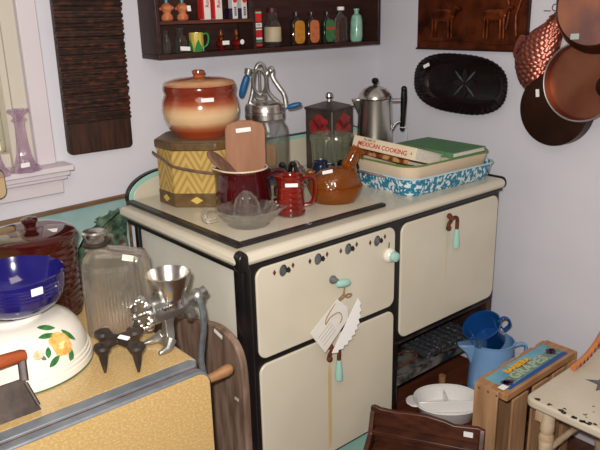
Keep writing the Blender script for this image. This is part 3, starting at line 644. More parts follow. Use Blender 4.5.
b = MB(); rim = [Vector((p[0], p[1], .977)) for p in rrect(.358+.042, .237+.042, .055, 8, .863, .1845)]; b.tube(rim+[rim[0]], .0032, 6); b.build('green_rim', m_greenrim, cpn)
# books in the pan
def book(name, label, o, ux, uy, w, l, t, mc, mp=None):
    """ux: from spine to fore edge, uy: along the spine"""
    ux = Vector(ux).normalized(); uy = Vector(uy).normalized(); n = ux.cross(uy).normalized(); uy = n.cross(ux)
    if n.z < 0: n = -n
    tt = thing(name, label, 'book', Vector(o))
    o = Vector(o)
    def slab(b, a0, a1, c0_, c1_, h0, h1):
        r0 = [o+ux*a0+uy*c0_+n*h0, o+ux*a1+uy*c0_+n*h0, o+ux*a1+uy*c1_+n*h0, o+ux*a0+uy*c1_+n*h0]
        b.rings([r0, [p+n*(h1-h0) for p in r0]])
    c = .0025
    b = MB(); slab(b, 0, w, 0, l, 0, c); slab(b, 0, w, 0, l, t-c, t); slab(b, 0, c, 0, l, c, t-c); b.build('cover', mc, tt, bevel=.0008)
    b = MB(); slab(b, c, w-.004, .004, l-.004, c, t-c); b.build('pages', mp or m_pages, tt)
    return tt, ux, uy, n
A = Vector((.674, .318, 1.006)); B = Vector((.702, .066, .992))
al = (B-A).normalized()
t1, ux, uy, nn_ = book('cookbook', 'ivory cookbook with red MEXICAN COOKING lettering on its spine', A, (.93, .12, -.28), al, .145, (B-A).length, .038, m_ivory)
ux = Vector((.93, .12, -.28)).normalized(); ux = al.cross(ux.cross(al)).normalized(); nrm = nn_
lettering('spine_title', 'MEXICAN COOKING', .0205, A+uy*.122+nrm*.015-ux*.0004, uy, nrm, m_redink, t1, t=.0006, bold=.0003, sx=1.03)
lettering('spine_title_top', 'The ART of', .010, A+uy*.066+nrm*.030-ux*.0004, uy, nrm, m_ink, t1, t=.0006)
lettering('spine_foot', 'R', .010, A+uy*.238+nrm*.018-ux*.0004, uy, nrm, m_ink, t1, t=.0006)
t2, _, _, _ = book('fruit_cookbook', 'thin book with fruit patterned spine lying under the ivory cookbook', A-nrm*.0172+ux*.010+al*.010, (.93, .12, -.28), al, .125, .215, .014, m_fruit)
t3, _, _, _ = book('green_book', 'large green cloth book lying open-side right in the cream pan', (.855, .300, .9775), (1, .02, .0), (.02, -1, 0), .168, .250, .017, m_greenbook)
t4, _, _, _ = book('pale_book', 'pale green paperback at the right end of the cream pan', (.848, .288, .9235), (1, .0, .0), (.0, -1, 0), .17, .205, .054, m_palegreen)

def turn_about(o, px, py, deg):
    c = Vector((px, py, 0)); m = Matrix.Translation(c) @ Matrix.Rotation(R(deg), 4, 'Z') @ Matrix.Translation(-c)
    o.matrix_basis = m @ o.matrix_basis
for o in (rp_, cpn, t1, t2, t3, t4): turn_about(o, .66, .06, -3.0)

# ================================================================== WALL SHELF
sf = thing('wall_shelf', 'dark wooden box shelf on the back wall full of bottles', 'shelf', (.60, .60, 1.307))
ZS = 1.320
b = MB(); b.box(.137, 1.072, .555, YB-.001, 1.307, ZS); b.build('bottom_board', m_wood_shelf, sf, bevel=.002)
b = MB(); b.box(.137, .150, .555, YB-.001, ZS, 1.62); b.build('side_board', m_wood_shelf, sf, bevel=.002)
b = MB(); b.box(1.059, 1.072, .555, YB-.001, ZS, 1.62); b.build('side_board', m_wood_shelf, sf, bevel=.002)
b = MB(); b.box(.137, 1.072, .555, YB-.001, 1.62, 1.633); b.build('top_board', m_wood_shelf, sf, bevel=.002)
b = MB(); b.box(.150, 1.059, YB-.008, YB-.001, ZS, 1.62); b.build('back_board', m_wood_shelf, sf)
b = MB(); b.box(.486, .496, .560, YB-.008, ZS, 1.62); b.build('divider', m_wood_shelf, sf)
b = MB(); b.box(.150, .486, .560, YB-.008, 1.404, 1.413); b.build('middle_board', m_wood_red, sf)
def flat_bottle(name, label, x, w, h, mglass, mlabel=None, cap=None, y=.600, z=ZS+.0008, lab=(.15, .62), neck=.28, sy=.55, words=None, wm=None):
    t = thing(name, label, 'bottle', (x, y, z), group='labelled bottles on the wall shelf')
    w *= 1.14; r = w/2; hn = h*(1-neck)
    b = MB(); b.lathe([(0, 0), (r*.96, 0), (r, .003), (r, hn*.86), (r*.86, hn*.96), (r*.45, hn*1.03), (r*.34, hn*1.08), (r*.34, h*.93), (r*.42, h*.94), (r*.42, h*.985), (0, h*.985)], seg=28, sy=sy,
                      rf=lambda a, q: 1+(.12*(abs(math.sin(2*a)))**2 if q < hn*.9 else 0)); b.build('glass', mglass, t, local=True)
    if mlabel:
        hh = h*(lab[1]-lab[0])
        b = MB(); b.prism(rrect(w*.88, hh, w*.32, 5), (0, -r*sy-.0045, h*(lab[0]+lab[1])/2), X, Z, Y*.0012); lb = b.build('paper_label', mlabel, t, local=True)
        if words: lettering('label_text', words, w*.26, (0, -r*sy-.0047, h*(lab[0]+lab[1])/2), X, Z, wm or m_ink, lb, local=True, t=.0004)
    if cap:
        b = MB(); b.lathe([(0, h*.93), (r*.5, h*.93), (r*.5, h*1.03), (0, h*1.03)], seg=16); b.build('cap', cap, t, local=True)
    return t
m_bottledark = M('dark_bottle_glass', (40, 26, 18), rough=.08, coat=.4)
m_bottlegreen = M('dark_green_bottle_glass', (24, 34, 26), rough=.08, coat=.4)
flat_bottle('label_bottle', 'dark flat bottle with a golden orange paper label', .700, .045, .105, m_bottledark, M('gold_label', (196, 132, 44), (176, 112, 34), scale=60, rough=.6), m_bottledark, lab=(.05, .77), neck=.18)
flat_bottle('label_bottle', 'dark flat bottle with a salmon pink paper label', .769, .042, .104, m_bottledark, M('salmon_label', (196, 118, 70), (180, 92, 54), scale=60, rough=.6), m_bottledark, lab=(.05, .78), neck=.18)
t = flat_bottle('label_bottle', 'dark flat bottle with green label and red centre band', .843, .041, .104, m_bottlegreen, M('green_label', (66, 120, 66), (52, 100, 56), scale=60, rough=.6), m_bottlegreen, lab=(.05, .78), neck=.18)
MB().box(-.018, .018, -.0195, -.0182, .046, .056).build('red_band', M('label_red', (170, 70, 50), rough=.6), t, local=True)
flat_bottle('clear_bottle', 'clear glass flask bottle with a white cap', .910, .046, .120, m_glass, None, m_white, neck=.20)
t = thing('wavy_bottle', 'pale green frosted glass bottle at the right end of shelf', 'bottle', (.990, .600, ZS+.0008))
b = MB(); b.lathe([(0, 0), (.018, 0), (.021, .006), (.0225, .02), (.022, .075), (.017, .092), (.008, .098), (.007, .108), (.010, .110), (.010, .116), (0, .117)], seg=32, rf=lambda a, z: 1+.05*math.sin(5*a+z*60)); b.build('glass', M('pale_green_frosted', (150, 196, 172), (120, 170, 148), scale=40, rough=.25, coat=.4), t, local=True)
t = thing('label_jar', 'large clear glass jar bottle with cream label and maroon top', 'bottle', (.598, .603, ZS+.0008))
b = MB(); b.lathe([(0, 0), (.026, 0), (.028, .003), (.028, .070), (.024, .082), (.018, .088), (.017, .110), (0, .110)], seg=32); b.build('glass', m_glass, t, local=True)
b = MB(); b.lathe([(0, .110), (.019, .110), (.019, .124), (0, .126)], seg=24); b.build('cap', m_maroonbk, t, local=True)
b = MB(); b.lathe([(.0285, .016), (.0288, .017), (.0288, .062), (.0285, .063)], seg=32); 
b.build('paper_label', M('cream_label', (186, 172, 142), (170, 154, 124), scale=30, rough=.6), t, local=True)
t = thing('spice_tin', 'slim red white and green tin standing at the shelf divider', 'tin', (.527, .600, ZS+.0008))
b = MB(); b.box(-.014, .014, -.012, .012, 0, .122); b.build('body', M('dark_red_tin', (96, 22, 26), rough=.35), t, local=True, bevel=.002)
for z0, z1, c in ((.005, .012, (170, 60, 50)), (.016, .024, (70, 120, 100)), (.026, .032, (216, 220, 208)), (.032, .056, (186, 34, 40)), (.056, .060, (216, 220, 208)), (.064, .078, (222, 222, 214)), (.082, .108, (206, 44, 32)), (.108, .113, (160, 190, 170))):
    MB().box(-.0142, .0142, -.0128, -.0121, z0, z1).build('printed_band', M('tin_print', c, rough=.4), t, local=True)
lettering('tin_lettering', '100', .012, (0, -.0129, .071), X, Z, m_ink, t, local=True, t=.0003)
# left bay, lower level
def clear_bottle(label, x, r, h, y=.600, stick=False):
    t = thing('clear_glass_bottle', label, 'bottle', (x, y, ZS+.0008), group='clear bottles on the wall shelf')
    b = MB(); b.lathe([(0, 0), (r*.95, 0), (r, .004), (r*.95, h*.45), (r*.6, h*.72), (r*.45, h*.80), (r*.45, h*.9), (r*.6, h*.92), (r*.55, h), (0, h)], seg=24); b.build('glass', m_glass, t, local=True)
    if stick: sticker(t, (.002, -r-.001, h*.16), (1, 0, -.08), Z, .034, .012, local=True)
    return t
clear_bottle('small clear glass bottle at the far left end of the shelf', .186, .014, .066, .590)
clear_bottle('small clear glass bottle with white sticker left of the corn mug', .239, .021, .072, .600, True)
t = thing('corn_mug', 'yellow mug with green leaf base and green handle on shelf', 'mug', (.296, .600, ZS+.0008), -20)
b = MB(); b.lathe([(0, 0), (.017, 0), (.019, .004), (.021, .03), (.022, .056), (.0205, .056), (.019, .03), (.016, .006), (0, .006)], seg=30, rf=lambda a, z: 1+.03*math.cos(12*a)); b.build('body', M('corn_yellow', (206, 186, 84), (190, 168, 64), scale=80, rough=.2, coat=.4), t, local=True)
m_cg = M('corn_green', (40, 128, 66), rough=.2, coat=.4)
for k in range(5):
    a = R(-160+k*72); rn = Vector((math.cos(a), math.sin(a), 0)); tv = Z.cross(rn)
    b = MB(); b.rings([[rn*.0195+tv*w_+Z*z_, rn*.0222+tv*w_+Z*z_, rn*.0222-tv*w_+Z*z_, rn*.0195-tv*w_+Z*z_] for w_, z_ in ((.012, .001), (.011, .010), (.005, .026), (.0006, .036))]); b.build('leaf', m_cg, t, local=True)
b = MB(); b.tube(curve_pts([(.020, 0, .050), (.034, 0, .052), (.038, 0, .036), (.032, 0, .018), (.018, 0, .010)], 5), .0032, 8); b.build('handle', m_cg, t, local=True)
def oil_lamp(label, x, tagm):
    t = thing('miniature_lamp', label, 'lamp', (x, .600, ZS+.0008), group='miniature oil lamps on the wall shelf')
    b = MB(); b.lathe([(0, 0), (.013, 0), (.015, .003), (.009, .008), (.017, .014), (.018, .022), (.012, .030), (0, .031)], seg=24); b.build('font', M('ruby_glass', (96, 18, 16), rough=.08, coat=.5), t, local=True)
    b = MB(); b.lathe([(0, .031), (.007, .031), (.008, .036), (.005, .039), (0, .039)], seg=18); b.build('burner', M('brass', (196, 150, 70), rough=.3, metal=1), t, local=True)
    b = MB(); b.lathe([(.005, .039), (.008, .045), (.0055, .056), (.0045, .062), (.004, .062), (.007, .045), (.004, .039)], seg=18); b.build('chimney', m_amber_s, t, local=True)
    return t
t = oil_lamp('miniature oil lamp with an oblong white tag', .387, 0); sticker(t, (.004, -.020, .022), X, Z, .026, .012, local=True)
t = oil_lamp('miniature oil lamp with a round white tag', .446, 1); sticker(t, (.008, -.020, .022), X, Z, .016, .016, local=True, r=.0075)
# left bay, upper level
ZM = 1.4138
def piglet(label, x, stick=False):
    t = thing('figure_shaker', label, 'shaker', (x, .598, ZM), -15, group='salmon figure shakers on the middle shelf')
    m = M('salmon_glaze', (204, 128, 84), (176, 92, 56), scale=40, rough=.15, coat=.5)
    b = MB(); b.lathe([(0, 0), (.015, 0), (.018, .004), (.017, .014), (.011, .021), (.012, .024), (.018, .032), (.017, .042), (.010, .049), (0, .051)], seg=24); b.build('body', m, t, local=True)
    b = MB(); b.ball((-.008, -.015, .036), .006, 10, 6); b.ball((.016, 0, .036), .0065, 10, 6); b.ball((-.018, .002, .034), .005, 10, 6); b.build('ears', m, t, local=True)
    b = MB(); b.lathe([(0, .050), (.006, .050), (.006, .060), (0, .062)], seg=14); b.build('stopper', M('teal_stopper', (70, 110, 116), rough=.3), t, local=True)
    if stick: sticker(t, (.016, -.016, .034), (1, .3, 0), (-.1, 0, 1), .013, .016, local=True)
piglet('salmon glazed figure shaker nearest the left end of shelf', .199)
piglet('salmon glazed figure shaker with a small white sticker', .252, True)
def carton(label, x, w, words, h=.115):
    t = thing('spice_carton', label, 'box', (x, .597, ZM), group='spice cartons on the middle shelf')
    b = MB(); b.box(-w/2, w/2, -.014, .014, 0, h); b.build('carton', M('white_card', (226, 216, 210), rough=.5), t, local=True, bevel=.001)
    lettering('carton_lettering', words, w*.75, (0, -.0145, .055), Z, -X, m_redink, t, local=True, t=.0004, bold=.0003)
    MB().box(-w/2-.0060, -w/2-.0006, -.013, .013, .002, h-.003).build('red_side', m_redtin, t, local=True)
    return t
carton('white spice carton with red upright lettering, left of two', .332, .023, 'Royal')
carton('white spice carton with red upright lettering, right of two', .374, .025, 'Royal')
def small_tin(label, x, words):
    t = thing('white_spice_tin', label, 'tin', (x, .597, ZM), group='white spice tins on the middle shelf')
    b = MB(); b.box(-.010, .010, -.012, .012, 0, .10); b.build('body', M('white_tin', (214, 210, 206), rough=.35), t, local=True, bevel=.0015)
    MB().prism([(.008*math.cos(k*PI/8), .008*math.sin(k*PI/8)) for k in range(16)], (0, -.0125, .056), X, Z, -Y*.0004).build('red_spot', m_redtin, t, local=True)
    for q in range(5): MB().box(-.004, .004, -.0129, -.0123, .010+q*.0055, .0135+q*.0055).build('print_mark', m_ink, t, local=True)
    b = MB(); b.box(-.024, -.0112, -.012, .012, 0, .032); b.build('dark_side', M('dark_violet', (40, 24, 52), rough=.25), t, local=True)
small_tin('small white tin with red spot, right of the cartons', .437, 'SPICE')
small_tin('small white tin with red spot against the shelf divider', .473, 'SAGE')

# ================================================================== LEFT WALL THINGS
wb = thing('carved_board', 'long dark ribbed wooden board hanging beside the window', 'board', (-.03, .65, 1.05), rot=(0, R(.6), 0))
b = MB()
pl = rrect(.200, .54, .014, 4, .0, .27)
b.prism(pl, (0, .0075, 0), X, Z, Y*-.020); b.build('plank', m_washboard, wb, local=True, bevel=.003)
k = 0; z = .094
random.seed(3)
while z < .52:
    dz = random.choice((.009, .011, .012, .014)); w = .100+random.uniform(-.0015, .0015)
    b = MB(); b.tube([(-w, -.013, z), (-w*.3, -.0135, z+random.uniform(-.001, .001)), (w*.4, -.0135, z+random.uniform(-.001, .001)), (w, -.013, z)], dz*.44, 8, sq=.9); b.build('rib', m_ribwood, wb, local=True)
    z += dz*1.05+random.choice((.0, .0, .004)); k += 1

# purple glass on sill
def vase(label, loc, h, rb):
    t = thing('purple_glass_candlestick', label, 'candlestick', loc, group='purple glass on the sill')
    b = MB(); b.lathe([(0, 0), (rb*.95, 0), (rb, .003), (rb*.9, .008), (rb*.62, .022), (rb*.45, .045), (rb*.36, .08), (rb*.30, h*.72), (rb*.34, h*.80), (rb*.50, h*.83), (rb*.32, h*.86), (rb*.42, h*.92), (rb*.62, h*.96), (rb*.60, h), (rb*.40, h), (rb*.24, h*.9), (rb*.2, h*.82), (0, h*.80)], seg=48, rf=lambda a, z: 1+.06*math.cos(8*a)*(1 if z < h*.95 else 2.2))
    b.build('glass', m_purple, t, local=True); return t
v = vase('tall purple glass candlestick on the window sill', (-.268, .605, 1.0368), .165, .042)
sticker(v, Vector((-.268, .605, 1.0368+.022))-Y*.036-X*.012, (1, .25, 0), Z, .026, .012)
vase('shorter purple glass candlestick cut by the frame edge', (-.347, .592, 1.0368), .095, .034)
t = thing('round_edged_board', 'tan round cornered board with dark rim in front of sill', 'board', (-.362, .570, .98))
MB().prism(rrect(.10, .075, .018, 5, -.389, 1.020), (0, .566, 0), X, Z, Y*.012).build('panel', M('tan_panel', (186, 160, 120), rough=.5), t)
rim = [Vector((p[0], .572, p[1])) for p in rrect(.10, .075, .018, 5, -.389, 1.020)]; b = MB(); b.tube(rim+[rim[0]], .0035, 6); b.build('dark_rim', m_black, t)
b = MB(); b.tube([(-.405, .578, 1.058), (-.405, .5815, 1.072)], .0016, 6); b.ball((-.405, .583, 1.030), .004, 8, 6); b.build('hanging_pin', m_iron, t)

# framed landscape leaning behind the table
pt_ = thing('framed_landscape', 'landscape print of a green tree in thin wooden frame behind table', 'picture', (-.3, .60, .5))
zt_ = lambda x: .918+.02*(x+.12)
b = MB(); b.rings([[(-.75, .600, .40), (.030, .600, .40), (.030, .600, zt_(.03)), (-.75, .600, zt_(-.75))], [(-.75, .606, .40), (.030, .606, .40), (.030, .606, zt_(.03)), (-.75, .606, zt_(-.75))]]); cvv = b.build('sky_area', m_paint_sky, pt_)
b = MB(); b.rings([[(-.76, .594, zt_(-.76)), (-.76, .612, zt_(-.76)), (-.76, .612, zt_(-.76)+.010), (-.76, .594, zt_(-.76)+.010)], [(.038, .594, zt_(.038)), (.038, .612, zt_(.038)), (.038, .612, zt_(.038)+.010), (.038, .594, zt_(.038)+.010)]])
b.box(.030, .038, .594, .612, .39, .93); b.box(-.77, -.76, .594, .612, .39, .915); b.box(-.76, .03, .594, .612, .388, .398); b.build('frame', m_frame, pt_)
pt_.location = (-.3, .60, .5)
m_fol = M('painted_tree_foliage', (34, 54, 44), (104, 128, 104), scale=34, rough=.55, lo=.40, hi=.66, detail=8)
m_rock = M('painted_rocks', (70, 62, 52), (140, 136, 118), scale=40, rough=.55, lo=.4, hi=.62, detail=8)
random.seed(11)
def ragged(pts, amp, n=5):
    out = []
    for (ax, az), (bx, bz) in zip(pts, pts[1:]+pts[:1]):
        for k in range(n):
            f = k/n; out.append((min(.0285, ax+(bx-ax)*f+random.uniform(-amp, amp)), min(.905, az+(bz-az)*f+random.uniform(-amp, amp))))
    return out
MB().prism(ragged([(-.165, .742), (-.155, .775), (-.135, .80), (-.120, .81), (-.105, .842), (-.085, .85), (-.070, .876), (-.030, .888), (.0, .892), (.028, .88), (.028, .742)], .007), (0, .5994, 0), X, Z, Y*.0004).build('painted_tree', m_fol, pt_)
for pts in ([(-.06, .75), (-.052, .80), (-.038, .845), (-.028, .85), (-.02, .80), (-.03, .75)], [(-.01, .745), (-.006, .79), (.01, .80), (.02, .745)]):
    MB().prism(ragged(pts, .004, 4), (0, .5992, 0), X, Z, Y*.0004).build('painted_rocks', m_rock, pt_)
for k in range(9):
    x = random.uniform(-.13, .01); z = random.uniform(.76, .87) if x > -.06 else random.uniform(.76, .81)
    MB().prism([(x+.012*math.cos(i*PI/6)*random.uniform(.6, 1.3), z+.007*math.sin(i*PI/6)*random.uniform(.6, 1.3)) for i in range(12)], (0, .5990-.00002*k, 0), X, Z, Y*.0004).build('painted_foliage', M('foliage_light', (72, 110, 80), (48, 78, 60), scale=90, rough=.55), pt_)
MB().prism([(-.75, .402), (.029, .402), (.029, .74), (-.05, .745), (-.20, .735), (-.75, .75)], (0, .5993, 0), X, Z, Y*.0004).build('painted_ground', M('ground_paint', (120, 132, 112), (84, 104, 84), scale=20, rough=.55), pt_)

pt_.location.y += .0445; pt_.location.z -= .026

# ================================================================== TABLE
TB = thing('drop_leaf_table', 'yellow formica drop leaf kitchen table with grey metal edging', 'table', (-.7, .15, 0))
xe = -.226
def tprism(b, z0, z1, ins=0):
    pl = [(-1.25, -.167+ins*7), (xe-.012, -.167+ins*7), (xe-ins, -.150), (xe-ins, .44), (-1.25, .44)]
    b.prism(pl, (0, 0, z0), X, Y, Z*(z1-z0))
b = MB(); tprism(b, .722, .7485); b.build('edge_band', m_zinc, TB, bevel=.002)
b = MB(); tprism(b, .7486, .750, .004); b.build('top', m_formica, TB)
b = MB(); b.box(-1.25, xe-.010, -.1715, -.1675, .724, .7435); b.build('groove_rust', m_rust, TB)
lf = MB(); pl = rrect(1.02, .46, .03, 6, xe-.506, .516)
lf.prism(pl, (0, -.194, 0), X, Z, Y*.022); leaf = lf.build('drop_leaf', m_zinc, TB, bevel=.003)
lf = MB(); pl = rrect(1.014, .450, .027, 6, xe-.506, .516); lf.prism(pl, (0, -.1955, 0), X, Z, Y*.0013); lf.build('leaf_face', m_formica, leaf)
b = MB(); b.box(-1.2, xe-.03, -.171, -.150, .712, .7215); b.build('hinge', m_rust, TB)
for x, y in ((-1.2, -.10), (xe-.05, -.10), (-1.2, .40), (xe-.05, .40)):
    MB().box(x-.02, x+.02, y-.02, y+.02, 0, .722).build('leg', m_steel, TB, bevel=.004)
b = MB(); b.box(-1.2, xe-.03, -.12, -.105, .65, .722); b.box(-1.2, xe-.03, .39, .405, .65, .722); b.box(xe-.045, xe-.03, -.12, .405, .65, .722); b.build('apron', m_pine, TB)
TT = .7505
# brown ribbed crock
ck = thing('brown_crock', 'large brown glazed ribbed crock with lid behind the blue bowl', 'crock', (-.378, .295, TT))
pf = [(0, 0), (.090, 0), (.094, .004)]
for k in range(11):
    z = .010+k*.0152; pf += [(.0935, z), (.0965, z+.0045), (.0965, z+.010), (.0935, z+.0145)]
pf += [(.095, .180), (.0975, .186), (.0975, .190), (.090, .190), (.088, .18), (.088, .02), (0, .012)]
b = MB(); b.lathe(pf, seg=56, rf=lambda a, z: 1+(.006*(1 if math.cos(18*a) > .3 else 0) if .03 < z < .15 else 0)); b.build('body', m_brownglaze, ck, local=True)
b = MB(); b.lathe([(0, .1905), (.100, .1905), (.1015, .195), (.1005, .203), (.094, .209), (.075, .213), (.030, .2155), (.017, .216), (.013, .221), (.014, .228), (.019, .234), (.018, .240), (.010, .244), (0, .244)], seg=56); b.build('lid', m_brownglaze, ck, local=True)
sticker(ck, Vector((-.378, .295, TT+.2135))+HR*.048-HD*.014, (HR+HD*.2), (HD-HR*.2+Z*.06), .036, .022)
# white bowl upside down
wbw = thing('rose_bowl', 'white bowl with painted yellow rose turned upside down on table', 'bowl', (-.505, .086, TT), 0); wbw.scale = (.96, .96, 1)
prof = [(.150, 0), (.153, .004), (.152, .016), (.150, .018), (.150, .024), (.147, .026), (.1465, .032), (.144, .034), (.141, .050), (.133, .070), (.119, .087), (.098, .099), (.078, .105), (.060, .107), (.059, .116), (.055, .117), (.052, .106), (0, .104), (0, .098), (.06, .098), (.105, .084), (.132, .055), (.143, .02), (.146, 0)]
b = MB()
def opn(b, prof, seg):
    rows = [[b.bm.verts.new((r*math.cos(2*PI*i/seg), r*math.sin(2*PI*i/seg), z)) if r > 0 else None for i in range(seg)] for r, z in prof]
    pol = {j: b.bm.verts.new((0, 0, z)) for j, (r, z) in enumerate(prof) if r == 0}
    for j in range(len(prof)):
        q = (j+1) % len(prof)
        for i in range(seg):
            k = (i+1) % seg
            if prof[j][0] == 0 and prof[q][0] == 0: continue
            if prof[j][0] == 0: b.bm.faces.new((pol[j], rows[q][k], rows[q][i]))
            elif prof[q][0] == 0: b.bm.faces.new((rows[j][i], rows[j][k], pol[q]))
            else: b.bm.faces.new((rows[j][i], rows[j][k], rows[q][k], rows[q][i]))
opn(b, prof, 64)
for v in [v for v in b.bm.verts if not v.link_faces]: b.bm.verts.remove(v)
b.build('bowl', m_whiteglaze, wbw, local=True)
m_line = M('green_line', (60, 100, 70), rough=.3); b = MB(); b.torus((0, 0, .0012), .1525, .0012, X, Y, 64, 6); b.build('green_line', m_line, wbw, local=True)
def bowlpt(az, s):   # s: height on the outer wall -> point & frame
    pts = prof[6:13]
    for (r0, z0), (r1, z1) in zip(pts, pts[1:]):
        if z0 <= s <= z1:
            t = (s-z0)/(z1-z0); r = r0+(r1-r0)*t; tg = Vector((r1-r0, z1-z0)).normalized(); break
    d = Vector((math.cos(az), math.sin(az), 0)); up = d*tg.x+Z*tg.y; tv = Z.cross(d)
    return d*r+Z*s, tv, up, tv.cross(up)
AZ = math.atan2(-HD.y, -HD.x)
def petal(off, hgt, w, h, rot, m, name, lift=.0010, tip=1):
    p, tv, up, n = bowlpt(AZ+off, hgt)
    ca, sa = math.cos(rot), math.sin(rot); u2 = tv*ca+up*sa; v2 = up*ca-tv*sa
    pl = [(w*math.cos(k*PI/8), h*math.sin(k*PI/8)*(1 if tip == 0 else abs(math.sin(k*PI/8))**.9)) for k in range(16)]
    MB().prism(pl, p+n*.0004, u2, v2, n*lift).build(name, m, wbw, local=True)
ro = 1.10
for k, (du, dv, w, h, rt) in enumerate([(0, 0, .018, .016, 0), (-.07, .006, .009, .010, .4), (.06, .006, .010, .009, -.3), (.075, -.006, .008, .008, 0), (-.05, -.009, .009, .007, .2), (.03, -.012, .011, .006, 0), (0, .012, .009, .006, 0)]):
    petal(ro+du*1.3, .070+dv*1.25, w*1.25, h*1.25, rt, m_rose, 'painted_rose_petal', .0010+.0001*k, 0)
for k, (du, dv, w, h) in enumerate([(0, .002, .006, .006), (-.03, -.005, .005, .003), (.035, .003, .004, .005)]):
    petal(ro+du, .070+dv, w*1.2, h*1.2, 0, m_rose2, 'painted_rose_centre', .0020+.0001*k, 0)
for off, hg, w, h, rt in ((ro-.14, .090, .018, .0065, -.2), (ro-.02, .099, .018, .007, -.6), (ro+.22, .076, .018, .0065, -1.2), (ro-.25, .066, .011, .006, 1.3), (ro-.20, .047, .015, .0065, .5), (ro+.09, .041, .016, .007, 1.3)):
    petal(off, hg, w, h, rt, m_leaf, 'painted_leaf')
petal(ro-.40, .068, .011, .009, .4, m_leafpink, 'painted_bud', .0012, 0); petal(ro-.34, .060, .007, .004, -.8, m_greybl, 'painted_bud_stem')
# blue bowl on top
bb_ = thing('cobalt_bowl', 'cobalt blue glazed ribbed bowl stacked on the inverted white bowl', 'bowl', (-.492, .074, TT+.1175))
pf = [(0, 0), (.046, 0), (.049, .003), (.050, .007), (.067, .011), (.080, .021), (.088, .034)]
for k in range(5):
    z = .043+k*.007; pf += [(.0900+.0008*k, z), (.0916+.0008*k, z+.0035)]
pf += [(.0942, .080), (.0955, .084), (.092, .0855), (.089, .076), (.080, .045), (.060, .020), (.04, .010), (0, .009)]
b = MB(); b.lathe(pf, seg=64); b.build('bowl', m_cobalt, bb_, local=True)
q = (HR*.72-HD*.70).normalized()
sticker(bb_, Vector((-.492, .074, TT+.1175+.068))+q*.0945, HR*.70+HD*.72, (Z+q*.1), .023, .015)
# food chopper at the left edge
fc = thing('food_chopper', 'iron food chopper with red brown wooden handle by the bowl', 'chopper', (-.57, -.09, TT))
e1 = Vector((-.537, -.106, TT+.001)); e0 = Vector((-.640, -.106, TT+.001))
b = MB(); b.rings([[e0+Vector((0, -.001, 0)), e1+Vector((0, -.001, 0)), e1+Vector((0, .001, 0)), e0+Vector((0, .001, 0))],
                   [e0+Vector((.0, .040, .050)), e1+Vector((-.010, .040, .050)), e1+Vector((-.010, .043, .050)), e0+Vector((0, .043, .050))]])
b.build('blade', m_iron, fc)
b = MB(); b.tube([(-.548, -.068, TT+.048), (-.541, -.048, TT+.088)], .0035, 8, sq=2.2); b.tube([(-.547, -.072, TT+.044), (-.539, -.100, TT+.008)], .004, 8); b.build('tang', m_iron, fc)
b = MB(); b.tube([(-.63, -.068, TT+.048), (-.63, -.048, TT+.088)], .0035, 8, sq=2.2); b.build('tang', m_iron, fc)
b = MB(); b.tube([(-.533, -.046, TT+.086), (-.540, -.046, TT+.087), (-.60, -.046, TT+.088), (-.645, -.046, TT+.088)], [.010, .012, .0135, .012], 16); b.build('handle', m_redwoodh, fc)

fc.location.y -= .014

# refrigerator bottle
rb = thing('glass_water_bottle', 'ribbed rectangular clear glass water bottle with metal cap', 'bottle', (-.276, .080, TT), FACE+10)
W2, D2 = .073, .038
def rbsec(w, d, z, r=.02, cx=0, ribs=True):
    pts = rrect(2*w, 2*d, r, 5, cx, 0); out = []
    # insert rib detail on long faces
    n = 14
    for i in range(len(pts)):
        a = pts[i]; c = pts[(i+1) % len(pts)]
        out.append(a)
        if i in (5, 17):
            for k in range(1, n*2):
                t = k/(n*2); y = a[1]+(c[1]-a[1])*t
                out.append((a[0]+(c[0]-a[0])*t, y+(.0026 if k % 2 and ribs else 0)*(1 if y > 0 else -1)))
    return [Vector((x, y, z)) for x, y in out]
b = MB()
secs = [rbsec(W2*.95, D2*.92, 0), rbsec(W2, D2, .006), rbsec(W2, D2, .145), rbsec(W2*.985, D2*.98, .150, ribs=False), rbsec(W2*.98, D2*.97, .168, ribs=False), rbsec(W2*.90, D2*.85, .184, ribs=False), rbsec(W2*.55, D2*.66, .194, .018, -.018, ribs=False), rbsec(.026, .025, .199, .018, -.036, ribs=False), rbsec(.020, .020, .206, .018, -.038, ribs=False), rbsec(.020, .020, .226, .018, -.038, ribs=False)]
ins = [rbsec(.016, .016, .226, .014, -.038, ribs=False), rbsec(.016, .016, .204, .014, -.038, ribs=False), rbsec(W2*.50, D2*.6, .189, .018, -.018, ribs=False), rbsec(W2*.86, D2*.80, .180, ribs=False), rbsec(W2-.005, D2-.005, .165, .017, ribs=False), rbsec(W2-.005, D2-.005, .012, .017, ribs=False)]
b.rings(secs+ins); b.build('glass', m_ribglass, rb, local=True, ang=50)
b = MB(); b.lathe([(.0205, .205), (.026, .206), (.027, .212), (.023, .216), (.0205, .216)], c=(-.038, 0, 0), seg=28); b.build('neck_ring', m_iron, rb, local=True)
b = MB(); b.lathe([(0, .2265), (.021, .2265), (.025, .229), (.026, .236), (.023, .240), (.018, .239), (.010, .236), (0, .235)], c=(-.038, 0, 0), seg=32); b.build('cap', m_steel, rb, local=True)
lettering('embossed_letters', 'SAV-U-TIME', .0155, (-.006, -D2-.0002, .160), X, Z, MG('embossed_glass', (250, 247, 240), haze=.12), rb, local=True, t=.0014, sx=.95)
sticker(rb, (.030, -D2*.80, .182), (1, 0, -.25), (.15, .55, .8), .024, .013, local=True)

